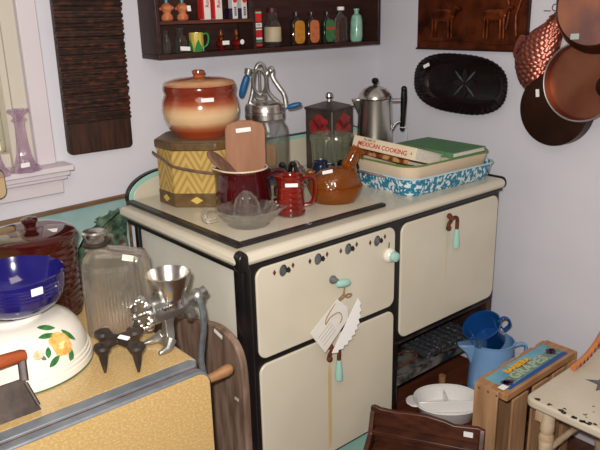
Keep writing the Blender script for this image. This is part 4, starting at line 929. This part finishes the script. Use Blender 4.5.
# meat grinder
mg = thing('meat_grinder', 'cast metal hand meat grinder with funnel standing on table edge', 'grinder', (-.225, -.05, TT))
yc = -.052; GS = -.014
def gx(x0, prof, seg=28, rf=None):  # lathe about the x axis
    return Matrix.Translation((x0, yc, .838)) @ Matrix.Rotation(R(90), 4, 'Y')
b = MB()
b.lathe([(0, 0), (.027, 0), (.030, .004), (.030, .020), (.027, .026), (.026, .060), (.023, .080), (.016, .092), (0, .094)], seg=32, mat=gx(-.262, None)); b.build('barrel', m_dullsteel, mg)
b = MB(); b.lathe([(.031, .000), (.029, .016), (.030, .026), (.036, .036), (.042, .050), (.0455, .064), (.048, .073), (.045, .0745), (.041, .060), (.036, .046), (.028, .034), (.012, .010)], c=(-.207, yc, .838), seg=40); b.build('funnel', m_steel, mg)
b = MB(); b.lathe([(0, 0), (.033, 0), (.035, .003), (.035, .010), (.031, .012), (0, .012)], seg=48, mat=gx(-.275, None), rf=lambda a, z: 1+.10*(1 if math.cos(14*a) > 0 else 0)); b.build('cutter_plate', m_steel, mg)
b = MB()
for k in range(14):
    a = 2*PI*k/14; b.ball((-.276, yc+.030*math.cos(a), .838+.030*math.sin(a)), .0045, 8, 5)
b.build('cutter_teeth', m_steel, mg)
b = MB(); b.tube([(-.275, yc, .838), (-.298, yc, .838)], .0055, 10); b.ball((-.292, yc, .838), .009)
b.prism([(-.005, .004), (-.011, .024), (-.002, .030), (.008, .024), (.005, .004)], (-.292, yc-.003, .838), X, Z, Y*.006); b.prism([(-.005, -.004), (-.011, -.024), (-.002, -.030), (.008, -.024), (.005, -.004)], (-.292, yc-.003, .838), X, Z, Y*.006)
b.build('wing_nut', m_steel, mg, bevel=.0015)
b = MB()
b.rings([[Vector((-.232, yc-.012, .822)), Vector((-.204, yc-.012, .822)), Vector((-.204, yc+.012, .822)), Vector((-.232, yc+.012, .822))],
         [Vector((-.228, yc-.009, .800)), Vector((-.208, yc-.009, .800)), Vector((-.208, yc+.009, .800)), Vector((-.228, yc+.009, .800))],
         [Vector((-.230, yc-.014, .774)), Vector((-.210, yc-.014, .774)), Vector((-.210, yc+.012, .774)), Vector((-.230, yc+.012, .774))],
         [Vector((-.236, yc-.030, .7515)), Vector((-.2275, yc-.036, .7515)), Vector((-.2275, yc+.028, .7515)), Vector((-.236, yc+.026, .7515))]])
b.tube([(-.224, yc-.020, .770), (-.240, yc-.030, .756), (-.262, yc-.034, .7550)], [.014, .010, .005], 8); b.tube([(-.224, yc+.014, .770), (-.240, yc+.024, .758), (-.264, yc+.030, .7550)], [.014, .010, .005], 8)
b.build('stand', m_dullsteel, mg, bevel=.002)
b = MB(); b.tube([(-.170, yc, .838), (-.128, yc, .840)], .009, 12); b.ball((-.140, yc, .840), .017, 14, 8); b.tube([(-.135, yc-.004, .846), (-.122, yc-.004, .850)], .011, 10); b.tube([(-.165, yc, .815), (-.160, yc, .800)], .014, 12); b.build('hub', m_dullsteel, mg)
b = MB(); b.tube(curve_pts([(-.146, yc-.016, .842), (-.142, yc-.020, .810), (-.143, yc-.022, .770), (-.150, yc-.020, .725), (-.153, yc-.018, .690), (-.148, yc-.018, .655), (-.146, yc-.018, .640)], 5), .0075, 10, sq=.7); b.build('crank', m_lead, mg)
b = MB(); b.tube([(-.146, yc-.018, .640), (-.138, yc-.018, .639), (-.115, yc-.018, .640), (-.092, yc-.018, .642), (-.076, yc-.018, .644), (-.072, yc-.018, .644)], [.008, .011, .0115, .0155, .013, .006], 14); b.build('crank_handle', m_handlewood, mg, sub=1)
lettering('cast_letters', 'UNIVERSAL', .0125, (-.222, yc-.0262, .846), X, (0, -.2, 1), m_steel, mg, t=.0022, bold=.0004, sx=.95)

mg.location.x += GS

# dark iron stand on the table
sl = thing('iron_trivet_stand', 'dark cast iron X-shaped stand with tapered spike feet', 'stand', (-.345, -.03, TT))
ctr = Vector((-.352, -.062, TT+.056))
lobes = [Vector((x-.004, y-.006, TT+.056)) for x, y in ((-.388, -.070), (-.337, -.114), (-.360, -.012), (-.307, -.048))]
b = MB()
for p in lobes: b.tube([ctr, ctr*.45+p*.55, p], [.010, .0085, .010], 8, sq=1.0)
b.ball(ctr, .015, 14, 6, sz=.5); b.build('cross_arms', m_iron, sl)
for i, p in enumerate(lobes):
    b = MB(); b.lathe([(.005, .007), (.016, .006), (.018, 0), (.014, -.008), (.010, -.013), (.0065, -.034), (.0025, -.0545), (0, -.055)], c=p, seg=20); b.lathe([(0, .002), (.005, .007)], c=p, seg=20)
    b.build('spike_foot', m_iron, sl)
sticker(sl, ctr+HR*.018-HD*.018+Z*.012, (HR*.9-HD*.45), (HD*.8+HR*.4+Z*.3), .026, .010)

# wooden dough board leaning on the stove's side
db = thing('dough_board', 'large worn brown wooden board standing against the side of stove', 'board', (-.03, .2, 0))
pl = curve_pts([(.47, .585, 0), (.42, .603, 0), (.30, .634, 0), (.204, .653, 0), (.123, .675, 0), (.07, .682, 0), (.029, .676, 0), (-.004, .660, 0), (-.024, .632, 0), (-.033, .595, 0), (-.036, .54, 0)], 5)
pl = [(p.x, p.y) for p in pl]+[(-.036, .005), (.47, .005)]
b = MB(); b.prism(pl, (-.034, 0, 0), Y, Z, X*.020); b.build('plank', m_oldwood, db, bevel=.004)
sticker(db, (-.0345, .062, .665), (0, -1, -.25), (0, -.2, 1), .036, .010)
b = MB(); b.box(-.0352, -.034, -.012, .004, .505, .512); b.build('scratch', M('chipped_pale', (196, 190, 184), rough=.7), db)

# ================================================================== RIGHT WALL
cpic = thing('copper_relief', 'dark embossed copper relief picture of cattle on the right wall', 'picture', (1.155, .2, 1.292))
b = MB(); b.box(1.153, XR-.001, -.005, .446, 1.292, 1.56); b.build('plate', m_copper_pic, cpic, bevel=.002)
b = MB(); b.box(1.150, XR-.001, -.010, -.004, 1.290, 1.56); b.box(1.150, XR-.001, -.010, .449, 1.288, 1.294); b.build('edge_frame', m_copper_dark, cpic)
def relief(pts, rad, name):
    b = MB(); b.tube(curve_pts([(1.152, y, z) for y, z in pts], 5), rad, 8, sq=1); return b.build(name, m_copper_pic, cpic)
# two animals: body, legs, neck
for y0, s in ((.330, 1.0), (.115, .9)):
    b = MB()
    b.lathe([(0, -.052*s), (.016*s, -.044*s), (.022*s, -.02*s), (.023*s, .02*s), (.017*s, .045*s), (0, .055*s)], mat=Matrix.Translation((1.150, y0, 1.405)) @ Matrix.Rotation(R(90), 4, 'X') @ Matrix.Diagonal((.35, 1, 1, 1)), seg=20)
    for dy in (-.040, -.026, .028, .042): b.tube([(1.151, y0+dy*s, 1.395), (1.151, y0+dy*s*1.05, 1.330)], [.007*s, .004*s], 8)
    b.tube([(1.151, y0-.045*s, 1.41), (1.150, y0-.062*s, 1.43), (1.150, y0-.078*s, 1.425)], [.014*s, .011*s, .007*s], 8)
    b.build('embossed_animal', M('embossed_copper_light', (150, 76, 40), (84, 38, 20), scale=24, rough=.32, metal=.85), cpic)
relief([(.43, 1.32), (.35, 1.316), (.25, 1.322), (.12, 1.312), (.01, 1.318)], .003, 'embossed_ground')
relief([(.03, 1.34), (.035, 1.40), (.02, 1.46), (.03, 1.52)], .006, 'embossed_tree')
relief([(.07, 1.36), (.062, 1.42), (.075, 1.48)], .006, 'embossed_tree')
sticker(cpic, (1.1515, .006, 1.300), -Y, Z, .008, .012)

bpl = thing('black_glass_platter', 'oval black glass platter with cut flower hanging on right wall', 'platter', (1.155, .252, 1.175))
def oval(w, h, n=96, sc=0, k=0, p=2.6, ph=0):
    o = []
    for i in range(n):
        a = 2*PI*i/n; c, s = math.cos(a), math.sin(a)
        r = 1/((abs(c)**p+abs(s)**p)**(1/p)); q = 1+sc*(math.cos(k*a))
        o.append((w*r*c*q, h*r*s*q))
    return o
cx, cz = .234, 1.176; tilt = R(-2)
def pring(w, h, x, sc=0, k=0):
    ca, sa = math.cos(tilt), math.sin(tilt)
    return [Vector((x, cx-(u*ca-v*sa), cz+u*sa+v*ca)) for u, v in oval(w, h, 192, sc, k)]
b = MB(); b.rings([pring(.140, .062, 1.160), pring(.150, .075, 1.150), pring(.200, .103, 1.128, .010, 56), pring(.196, .099, 1.126, .010, 56), pring(.158, .072, 1.147), pring(.152, .066, 1.151)]); b.build('dish', m_blackglass, bpl, ang=60)
for k in range(8):
    a = PI/4*k+PI/8*0; dy, dz = math.cos(a), math.sin(a)
    if k % 2: L_, m_, w_ = .056, m_blackglass2, .0042
    else: L_, m_, w_ = .046, M('dark_petal_glass', (26, 15, 15), rough=.3), .011
    ux_ = Vector((0, dy, dz)); uy_ = Vector((0, -dz, dy))
    pl = [(.006+L_*t, w_*math.sin(PI*t)) for t in [i/8 for i in range(9)]]+[(.006+L_*t, -w_*math.sin(PI*t)) for t in [1-i/8 for i in range(1, 8)]]
    MB().prism(pl, (1.1500, cx-.012, cz), ux_, uy_, X*-.0014).build('cut_petal', m_, bpl)
sticker(bpl, (1.1265, .376, 1.233), (0, -1, .45), (0, .45, 1), .028, .012)

# copper pans and fish mould
def pan(name, label, c, r, depth, m_out, m_in, handle=None, rimm=None, face='in', rb=.9):
    """hangs on the wall: axis along x; face 'in' shows the inside, 'out' shows the bottom"""
    t = thing(name, label, 'pan', c)
    mt = Matrix.Rotation(R(-90), 4, 'Y')
    if face == 'in':
        pf = [(0, 0), (r*rb, 0), (r*rb+.004, .004), (r, depth), (r-.003, depth), (r*rb, .006), (0, .004)]
    else:
        pf = [(0, depth), (r*rb, depth), (r*rb+.006, depth-.004), (r, 0), (r-.003, 0), (r*rb, depth-.005), (0, depth-.003)]
    b = MB(); b.lathe(pf, seg=64, mat=mt); b.build('pan_body', m_out, t, local=True)
    return t, mt
t, mt = pan('dark_copper_pan', 'dark tarnished copper pan hanging lowest behind the others', (1.160, -.139, 1.122), .118, .045, m_copper_dark, None, face='out', rb=.93)
b = MB(); b.tube([(-.012, .05, .10), (-.012, .10, .20), (-.012, .15, .33)], [.009, .007, .007], 8); 
b = MB(); b.tube([(-.004, -.03, .118), (-.004, -.075, .22), (-.004, -.115, .33)], .006, 8, sq=2); b.build('handle', m_iron, t, local=True)
t, mt = pan('copper_saute_pan', 'shallow copper pan with silvery rim showing its bright inside', (1.116, -.235, 1.213), .116, .030, m_copper_in, None, face='in', rb=.94)
b = MB(); b.torus((-.0305, 0, 0), .1155, .0028, Y, Z, 64, 8); b.build('tinned_rim', m_tinrim, t, local=True)
b = MB(); b.tube([(-.026, .005, .112), (-.02, -.02, .20), (-.016, -.05, .30)], .006, 8, sq=2); hh_ = b.build('handle', m_iron, t, local=True)
b = MB(); b.prism(rrect(.030, .018, .006), (-.010, .020, .090), -Y, Z, -X*.004); b.build('handle_plate', m_copper_in, t, local=True, bevel=.001)
for dy in (-.009, .009):
    b = MB(); b.ball((-.015, .020+dy, .090), .003, 8, 5); b.build('rivet', m_copper, t, local=True)
t = thing('copper_ladle', 'dark copper ladle bowl hanging in front of the shallow copper pan', 'ladle', (1.0815, -.318, 1.205))
b = MB(); b.lathe([(0, -.022), (.015, -.018), (.026, -.008), (.031, 0), (.029, 0), (.023, -.008), (.012, -.016), (0, -.019)], seg=28, mat=Matrix.Rotation(R(90), 4, 'Y')); b.build('bowl', m_copper_dark, t, local=True)
b = MB(); b.tube([(0, 0, .030), (0, 0, .36)], .004, 8, sq=1.6); b.build('handle', m_iron, t, local=True)
t, mt = pan('copper_frying_pan', 'copper frying pan with brown rim hanging at the top right corner', (1.074, -.276, 1.425), .130, .036, M('aged_copper_side', (112, 66, 44), (86, 50, 34), scale=8, rough=.35, metal=.9), None, face='out', rb=.80)
b = MB(); b.lathe([(0, .0365), (.103, .0365), (.1035, .0375), (0, .038)], seg=56, mat=mt); b.build('polished_base', m_copper_pol, t, local=True)
b = MB(); b.tube([(-.004, 0, .12), (-.004, -.02, .30)], .007, 8, sq=2); b.build('handle', m_iron, t, local=True)
sticker(t, (-.0385, .042, -.080), (0, -1, .05), Z, .026, .016, local=True, m=M('aged_grey_label', (176, 190, 180), rough=.6))
# fish mould: body is a half-relief along a curved spine, scales and fins raised
fi = thing('copper_fish_mould', 'pinkish copper fish shaped jelly mould hanging head down', 'mould', (1.16, -.04, 1.16))
spine = curve_pts([(-.068, 1.162, .014), (-.065, 1.172, .034), (-.058, 1.196, .050), (-.048, 1.230, .060), (-.046, 1.262, .067), (-.058, 1.292, .065), (-.074, 1.322, .057), (-.092, 1.350, .042), (-.108, 1.376, .028), (-.122, 1.400, .024)], 14)
rings = []; Q = [(p.x, p.y, p.z) for p in spine]
for i, (y, z, w) in enumerate(Q):
    a = Vector(Q[min(i+1, len(Q)-1)][:2])-Vector(Q[max(i-1, 0)][:2]); a.normalize(); nrm2 = Vector((a.y, -a.x)); t = i/(len(Q)-1)
    ring = []
    for k in range(73):
        th = PI*k/72; h = .050*(w/.067)**.6*math.sin(th)**.7 if 0 < k < 72 else 0
        if .24 < t < .90 and .08 < th/PI < .92:
            u = t*24; v = th/PI*8.5+(.5 if int(u) % 2 else 0); du = u % 1; dv = v % 1-.5
            h += .0034*max(0, 1-(du*.8)**2-(dv*2)**2*.9)
        elif t <= .24 and 8 < k < 64: h += .0012*math.cos(t*150)
        ring.append(Vector((1.158-h, y+nrm2.x*w*math.cos(th), z+nrm2.y*w*math.cos(th))))
    rings.append(ring)
b = MB(); b.rings(rings); b.build('fish_body', m_copper_fish, fi, ang=80)
b = MB()
b.prism([(-.025, 1.262), (-.036, 1.285), (-.030, 1.318), (-.016, 1.342), (.0, 1.346), (.012, 1.325), (.030, 1.322), (.015, 1.29), (-.01, 1.255)], (1.158, 0, 0), -Y, Z, -X*.014); b.build('dorsal_fin', m_copper_fish, fi, bevel=.004)
for k in range(6):
    MB().tube([(1.143, .028-.004*k, 1.275+.012*k), (1.143, .004-.004*k, 1.290+.010*k)], .0028, 6).build('fin_ray', m_copper_fish, fi)
for k in range(5):
    MB().tube([(1.128, -.085-.006*k, 1.372+.008*k), (1.128, -.064-.008*k, 1.350+.012*k)], .003, 6).build('fin_ray', m_copper_fish, fi)
p = Vector((1.122, -.058, 1.192))
b = MB(); b.torus(p, .009, .0025, Y, Z, 20, 6); b.ball(p, .005, 12, 6); b.build('eye', m_copper, fi)
b = MB(); b.torus((1.150, -.100, 1.425), .010, .0015, Y, Z, 20, 6); b.build('hanging_ring', m_iron, fi)
sticker(fi, (1.112, -.086, 1.168), (0, -1, .1), (0, .12, 1), .012, .024)
t = thing('wall_hook', 'black iron hook on the wall above the copper fish', 'hook', (1.16, -.11, 1.42))
b = MB(); b.tube(curve_pts([(1.163, -.112, 1.50), (1.150, -.112, 1.48), (1.140, -.112, 1.44), (1.146, -.112, 1.425), (1.156, -.112, 1.430)], 5), .004, 8); b.build('hook_body', m_iron, t)
t = thing('wall_nail', 'small bent nail in wall beside the copper relief', 'nail', (1.16, -.06, 1.42))
b = MB(); b.tube([(1.164, -.078, 1.415), (1.150, -.062, 1.416)], .0014, 6); b.build('shank', m_iron, t)

# ================================================================== FLOOR ITEMS AT RIGHT
ZP = .130
t = thing('low_plank_platform', 'low dark reddish wooden platform under the coffee pot and dish', 'platform', (.85, .1, 0))
b = MB(); b.box(.60, 1.145, -.195, -.095, .112, ZP); b.build('plank', m_wood_red, t, bevel=.002)
b = MB(); b.box(.60, 1.145, -.093, .014, .112, ZP); b.build('plank', m_wood_red, t, bevel=.002)
b = MB(); b.box(.60, 1.145, .040, .200, .112, ZP); b.build('plank', m_wood_red, t, bevel=.002)
b = MB(); b.box(.60, 1.145, .202, .440, .112, ZP); b.build('plank', m_wood_red, t, bevel=.002)
b = MB(); b.box(.61, .63, -.19, .435, .001, .1118); b.box(1.115, 1.135, -.19, .435, .001, .1118); b.box(.86, .88, -.19, .435, .001, .1118); b.build('bearers', m_wood_dark, t)
# light blue coffee pot
pot = thing('blue_coffee_pot', 'light blue enamel coffee pot with spout and side handle', 'coffee pot', (.970, -.078, ZP+.001), FACE)
b = MB(); b.lathe([(0, 0), (.069, 0), (.074, .005), (.075, .05), (.073, .16), (.070, .214), (.0735, .217), (.0735, .220), (.069, .220), (.070, .21), (.078, .06), (.079, .012), (0, .008)], seg=56); b.build('body', m_ltblue, pot, local=True)
b = MB(); b.rings([[Vector((x, y, z)) for x, y, z in r] for r in ([(-.070, -.006, .125), (-.070, .006, .125), (-.066, .010, .135), (-.066, -.010, .135)], [(-.094, -.014, .180), (-.094, .014, .180), (-.067, .020, .178), (-.067, -.020, .178)], [(-.122, -.016, .208), (-.122, .016, .208), (-.066, .026, .212), (-.066, -.026, .212)])]); b.build('spout', m_ltblue, pot, local=True, bevel=.006, bseg=3)
b = MB(); b.tube(curve_pts([(.070, 0, .196), (.095, 0, .203), (.112, 0, .196), (.114, 0, .165), (.110, 0, .120), (.094, 0, .085), (.078, 0, .075)], 6), .006, 10, sq=1.6); b.build('handle', m_ltblue, pot, local=True)
# dark blue mug tilted in the pot's mouth
mug = thing('dark_blue_mug', 'dark blue enamel mug tilted in the mouth of the coffee pot', 'mug', Vector((.970, -.078, ZP+.001+.208))-HR*.008+HD*.006, rot=(R(15), R(-27), R(FACE)))
b = MB(); b.lathe([(0, .004), (.052, .004), (.056, .010), (.062, .082), (.066, .087), (.066, .089), (.062, .089), (.058, .076), (.052, .014), (0, .010)], seg=48); b.build('cup', m_dkblue, mug, local=True)
b = MB(); b.tube(curve_pts([(.055, 0, .070), (.076, 0, .075), (.088, 0, .058), (.082, 0, .032), (.052, 0, .022)], 6), .005, 10, sq=1.5); b.build('handle', m_dkblue, mug, local=True)
# divided dish
dd = thing('divided_dish', 'white oval divided casserole dish on the low platform', 'dish', (.775, -.045, ZP+.001), FACE)
def ovr(w, h, z, p=2.2): return [Vector((u, v, z)) for u, v in oval(w, h, 64, p=p)]
b = MB(); b.rings([ovr(.085, .068, 0), ovr(.092, .075, .006), ovr(.108, .090, .050), ovr(.114, .095, .056), ovr(.112, .093, .060), ovr(.104, .086, .056), ovr(.090, .072, .012)]); b.build('dish_body', m_casserole, dd, local=True)
b = MB(); b.prism([(-.098, .054), (.098, .054), (.092, .035), (.085, .013), (-.085, .013), (-.092, .035)], (0, -.012, 0), X, Z, Y*.006); b.prism([(-.006, .050), (.074, .050), (.066, .013), (-.006, .013)], (0, 0, 0), Y, Z, X*.006); b.build('divider', m_casserole, dd, local=True, bevel=.002)
for s in (-1, 1):
    pl = [(s*.104, -.036), (s*.122, -.032), (s*.136, -.016), (s*.138, .0), (s*.136, .016), (s*.122, .032), (s*.104, .036)]
    MB().prism(pl, (0, 0, .049), X, Y, Z*.007).build('tab_handle', m_casserole, dd, local=True, bevel=.003)
t = thing('wooden_peg', 'small brown wooden knob behind the white divided dish', 'knob', (.862, .045, ZP+.001))
b = MB(); b.lathe([(0, 0), (.012, 0), (.013, .004), (.009, .020), (.012, .050), (.0125, .074), (0, .075)], seg=18); b.build('peg', m_handlewood, t, local=True)

# grape crate standing on end
cr = thing('grape_crate', 'slim pine fruit crate standing upright with colourful grape label', 'crate', (.81, -.30, 0))
x0, x1, y0, y1, zc = .632, 1.006, -.352, -.248, .400
b = MB(); b.box(x0, x1, y0+.0, y1, zc-.022, zc); ep = b.build('end_panel', m_pine, cr, bevel=.002)
b = MB(); b.box(x0, x1, y0, y1, .001, .022); b.build('end_panel', m_pine, cr, bevel=.002)
for xa, xb in ((x0+.022, x0+.098), (x0+.128, x0+.205), (x0+.235, x0+.300), (x0+.326, x1-.004)):
    MB().box(xa, xb, y0-.007, y0-.0005, .001, zc-.024).build('slat', m_pine_up, cr, bevel=.001)
    MB().box(xa, xb, y1+.0005, y1+.007, .001, zc-.001).build('slat', m_pine_up, cr, bevel=.001)
b = MB(); b.box(x0-.007, x0-.0005, y0+.026, y1, .001, zc-.001); b.build('side_slat', m_pine_up, cr, bevel=.001)
b = MB(); b.box(x1+.0005, x1+.007, y0, y1, .001, zc-.001); b.build('side_slat', m_pine_up, cr, bevel=.001)
for y in (-.335+.012, -.295, -.264):
    MB().prism([(.003*math.cos(k*PI/4), .003*math.sin(k*PI/4)) for k in range(8)], (x0-.0072, y, zc-.012), -Y, Z, -X*.0006).build('nail_hole', m_chip, cr)
b = MB(); b.box(x0+.028, x1-.030, y0+.010, y1-.008, zc+.0002, zc+.001); lb = b.build('paper_label', m_skyblue, cr)
def lq(u, v): return (x0+.028+(x1-x0-.058)*u, y0+.010+(y1-y0-.018)*v)
def lpoly(pts, z, m, name):
    MB().prism([lq(*p) for p in pts], (0, 0, zc+z), X, Y, Z*.0003).build(name, m, lb)
lpoly([(0, 0), (1, 0), (1, .20), (0, .12)], .0011, m_lblue, 'blue_strip')
lpoly([(.12, .16), (.88, .2), (.86, .58), (.5, .64), (.14, .52)], .0012, m_lgreen, 'vineyard_area')
lpoly([(0, .12), (.12, .16), (.16, .5), (.0, .4)], .0013, m_lgreen, 'foliage_left'); lpoly([(.84, .2), (1, .22), (1, .8), (.9, .7)], .0013, m_lgreen, 'foliage_right')
for u, v in ((.055, .30), (.09, .22), (.10, .38), (.13, .28), (.07, .40), (.87, .48), (.91, .58), (.93, .44), (.89, .36), (.95, .54)):
    lpoly([(u+.036*math.cos(k*PI/5), v+.10*math.sin(k*PI/5)) for k in range(10)], .0016, m_grape, 'grape_cluster')
cxy = lq(.43, .735); lettering('label_name_shadow', 'BARBERA', .026, (cxy[0]+.0015, cxy[1]-.002, zc+.0016), X, Y, M('label_brown_ink', (110, 60, 24), rough=.5), lb, t=.0003, bold=.002, sx=1.15); lettering('label_name', 'BARBERA', .026, (cxy[0], cxy[1], zc+.0018), X, Y, m_yellowink, lb, t=.0004, bold=.0012, sx=1.15)
cxy = lq(.48, .40); lettering('label_title', 'GRAPES', .042, (cxy[0], cxy[1], zc+.0018), X, Y, M('silver_green_ink', (164, 180, 158), rough=.5), lb, t=.0004, bold=.0012, sx=1.25)
sticker(cr, (x0+.025, y0+.030, zc+.0016), X, Y, .026, .020)

m_wood_cab = M('dark_red_brown_cabinet', (84, 44, 28), (58, 29, 18), scale=7, stretch=(1, 3, 9), rough=.38)
# small wooden cabinet with scalloped back, front right of the stove
e0 = Vector((.4345, -.0215, 0)); e1 = Vector((.593, -.306, 0)); ex = (e1-e0).normalized(); ey = Vector((-ex.y, ex.x, 0))   # ey points away from viewer
e0 = e0-ex*.004-ey*.004+Vector((-.004, -.012, 0))
cab = thing('small_wooden_cabinet', 'small dark wooden cabinet with scalloped back rail before the stove', 'cabinet', (.5, -.17, 0))
Lw = .330; T0 = .300
pl = [(0, 0), (Lw, 0), (Lw, T0-.004), (Lw-.02, T0+.002), (Lw*.74, T0-.004), (Lw*.66, T0+.004), (Lw*.5, T0+.012), (Lw*.34, T0+.010), (Lw*.24, T0+.006), (.03, T0+.008), (.012, T0+.014), (0, T0+.010)]
MB().prism(pl, e0+Z*.001, ex, Z, -ey*.014).build('back_rail', m_wood_cab, cab, bevel=.003)
fo = e0-ey*.015
for u in (0, Lw-.014):
    MB().prism([(0, 0), (.125, 0), (.125, T0-.100), (.030, T0-.062), (.006, T0-.01), (0, T0)], fo+ex*u+Z*.001, -ey, Z, ex*.014).build('side_panel', m_wood_cab, cab, bevel=.002)
def cbox(u0, u1, d0, d1, z0, z1, name, m, par=cab, bev=.002):
    o = fo+ex*u0-ey*d0+Z*z0; r0 = [o, o+ex*(u1-u0), o+ex*(u1-u0)-ey*(d1-d0), o-ey*(d1-d0)]
    return MB().rings([r0, [p+Z*(z1-z0) for p in r0]]).build(name, m, par, bevel=bev)
cbox(.015, Lw-.015, .001, .034, T0-.060, T0-.047, 'ledge', m_wood_cab)
cbox(.015, Lw-.015, .001, .124, T0-.112, T0-.100, 'top_board', m_wood_cab)
cbox(.015, Lw-.015, .001, .110, .010, .022, 'bottom_board', m_wood_cab)
for a in (0, 1):
    d_ = cbox(.018+a*(Lw-.032)/2, .014+(a+1)*(Lw-.032)/2, .112, .124, .024, T0-.113, 'door', m_wood_dark)
pst = e0+ex*(Lw-.045)+Z*(T0-.022)-ey*.0145
sticker(cab, pst, ex, Z, .026, .017)

# painted chair
chx = thing('painted_chair', 'low chair with chipped cream painted seat and turned legs', 'chair', (.90, -.70, 0))
sx0, sx1, sy0, sy1, sz = .630, 1.06, -.86, -.402, .42
b = MB(); b.prism(rrect(sx1-sx0, sy1-sy0, .030, 6, (sx0+sx1)/2, (sy0+sy1)/2), (0, 0, sz-.026), X, Y, Z*.026); seat = b.build('seat', m_chairpaint, chx, bevel=.007, bseg=3)
random.seed(5)
for k in range(34):
    if k < 22: x = sx0+.004+abs(random.gauss(0, .006)); y = random.uniform(-.80, -.43)
    else: x = random.uniform(sx0+.02, sx0+.3); y = random.uniform(-.60, -.43)
    r0 = random.uniform(.002, .007) if k < 22 else random.uniform(.002, .006)
    pl = [(x+r0*math.cos(i*PI/4)*random.uniform(.5, 1.4), y+r0*1.3*math.sin(i*PI/4)*random.uniform(.5, 1.4)) for i in range(8)]
    MB().prism(pl, (0, 0, sz+.0001-.0), X, Y, Z*.0004).build('paint_chip', m_chip, seat)
pl = []
for i in range(10):
    a = PI/2+i*PI/5+.3; r0 = .062 if i % 2 == 0 else .026; pl.append((.850+r0*.85*math.cos(a), -.520+r0*.85*math.sin(a)))
MB().prism(pl, (0, 0, sz+.0003), X, Y, Z*.0005).build('painted_star', m_greybl, seat)
for x, y in ((.675, -.455), (1.015, -.455), (.675, -.81), (1.015, -.81)):
    pf = [(0, .001), (.013, .001), (.015, .03), (.013, .10), (.018, .14), (.014, .15), (.019, .17), (.0175, .26), (.021, .30), (.016, .312), (.020, .325), (.018, .365), (.014, .393), (0, .393)]
    MB().lathe(pf, c=(x, y, 0), seg=20).build('leg', m_birch, chx)
for (xa, ya, xb, yb, z) in ((.675, -.455, 1.015, -.455, .25), (.675, -.455, .675, -.81, .20), (.675, -.81, 1.015, -.81, .25), (1.015, -.455, 1.015, -.81, .20)):
    MB().tube([(xa, ya, z), (xb, yb, z)], .009, 10).build('stretcher', m_birch, chx)
MB().box(.66, 1.03, -.445, -.425, .345, .392).build('seat_rail', m_birch, chx)
# curved painted wooden piece on the seat
t = thing('carved_wood_curve', 'curved orange wooden strip with dark triangle pattern on the chair seat', 'ornament', (.95, -.415, sz))
ps = curve_pts([(.850, -.424, sz+.012), (.895, -.424, sz+.016), (.945, -.424, sz+.028), (.995, -.424, sz+.054), (1.035, -.424, sz+.094), (1.060, -.424, sz+.140)], 5)
b = MB(); b.tube(ps, [.011]*len(ps), 12, sq=.8); b.build('strip', M('orange_wood', (206, 130, 74), (184, 106, 56), scale=20, rough=.45), t)
for k in range(3, len(ps)-1, 2):
    p = ps[k]; MB().prism([(-.005, -.004), (.006, -.002), (0, .009)], p+Vector((0, -.0092, 0)), X, Z, -Y*.0012).build('painted_triangle', M('plum_paint', (96, 40, 70), rough=.5), t)
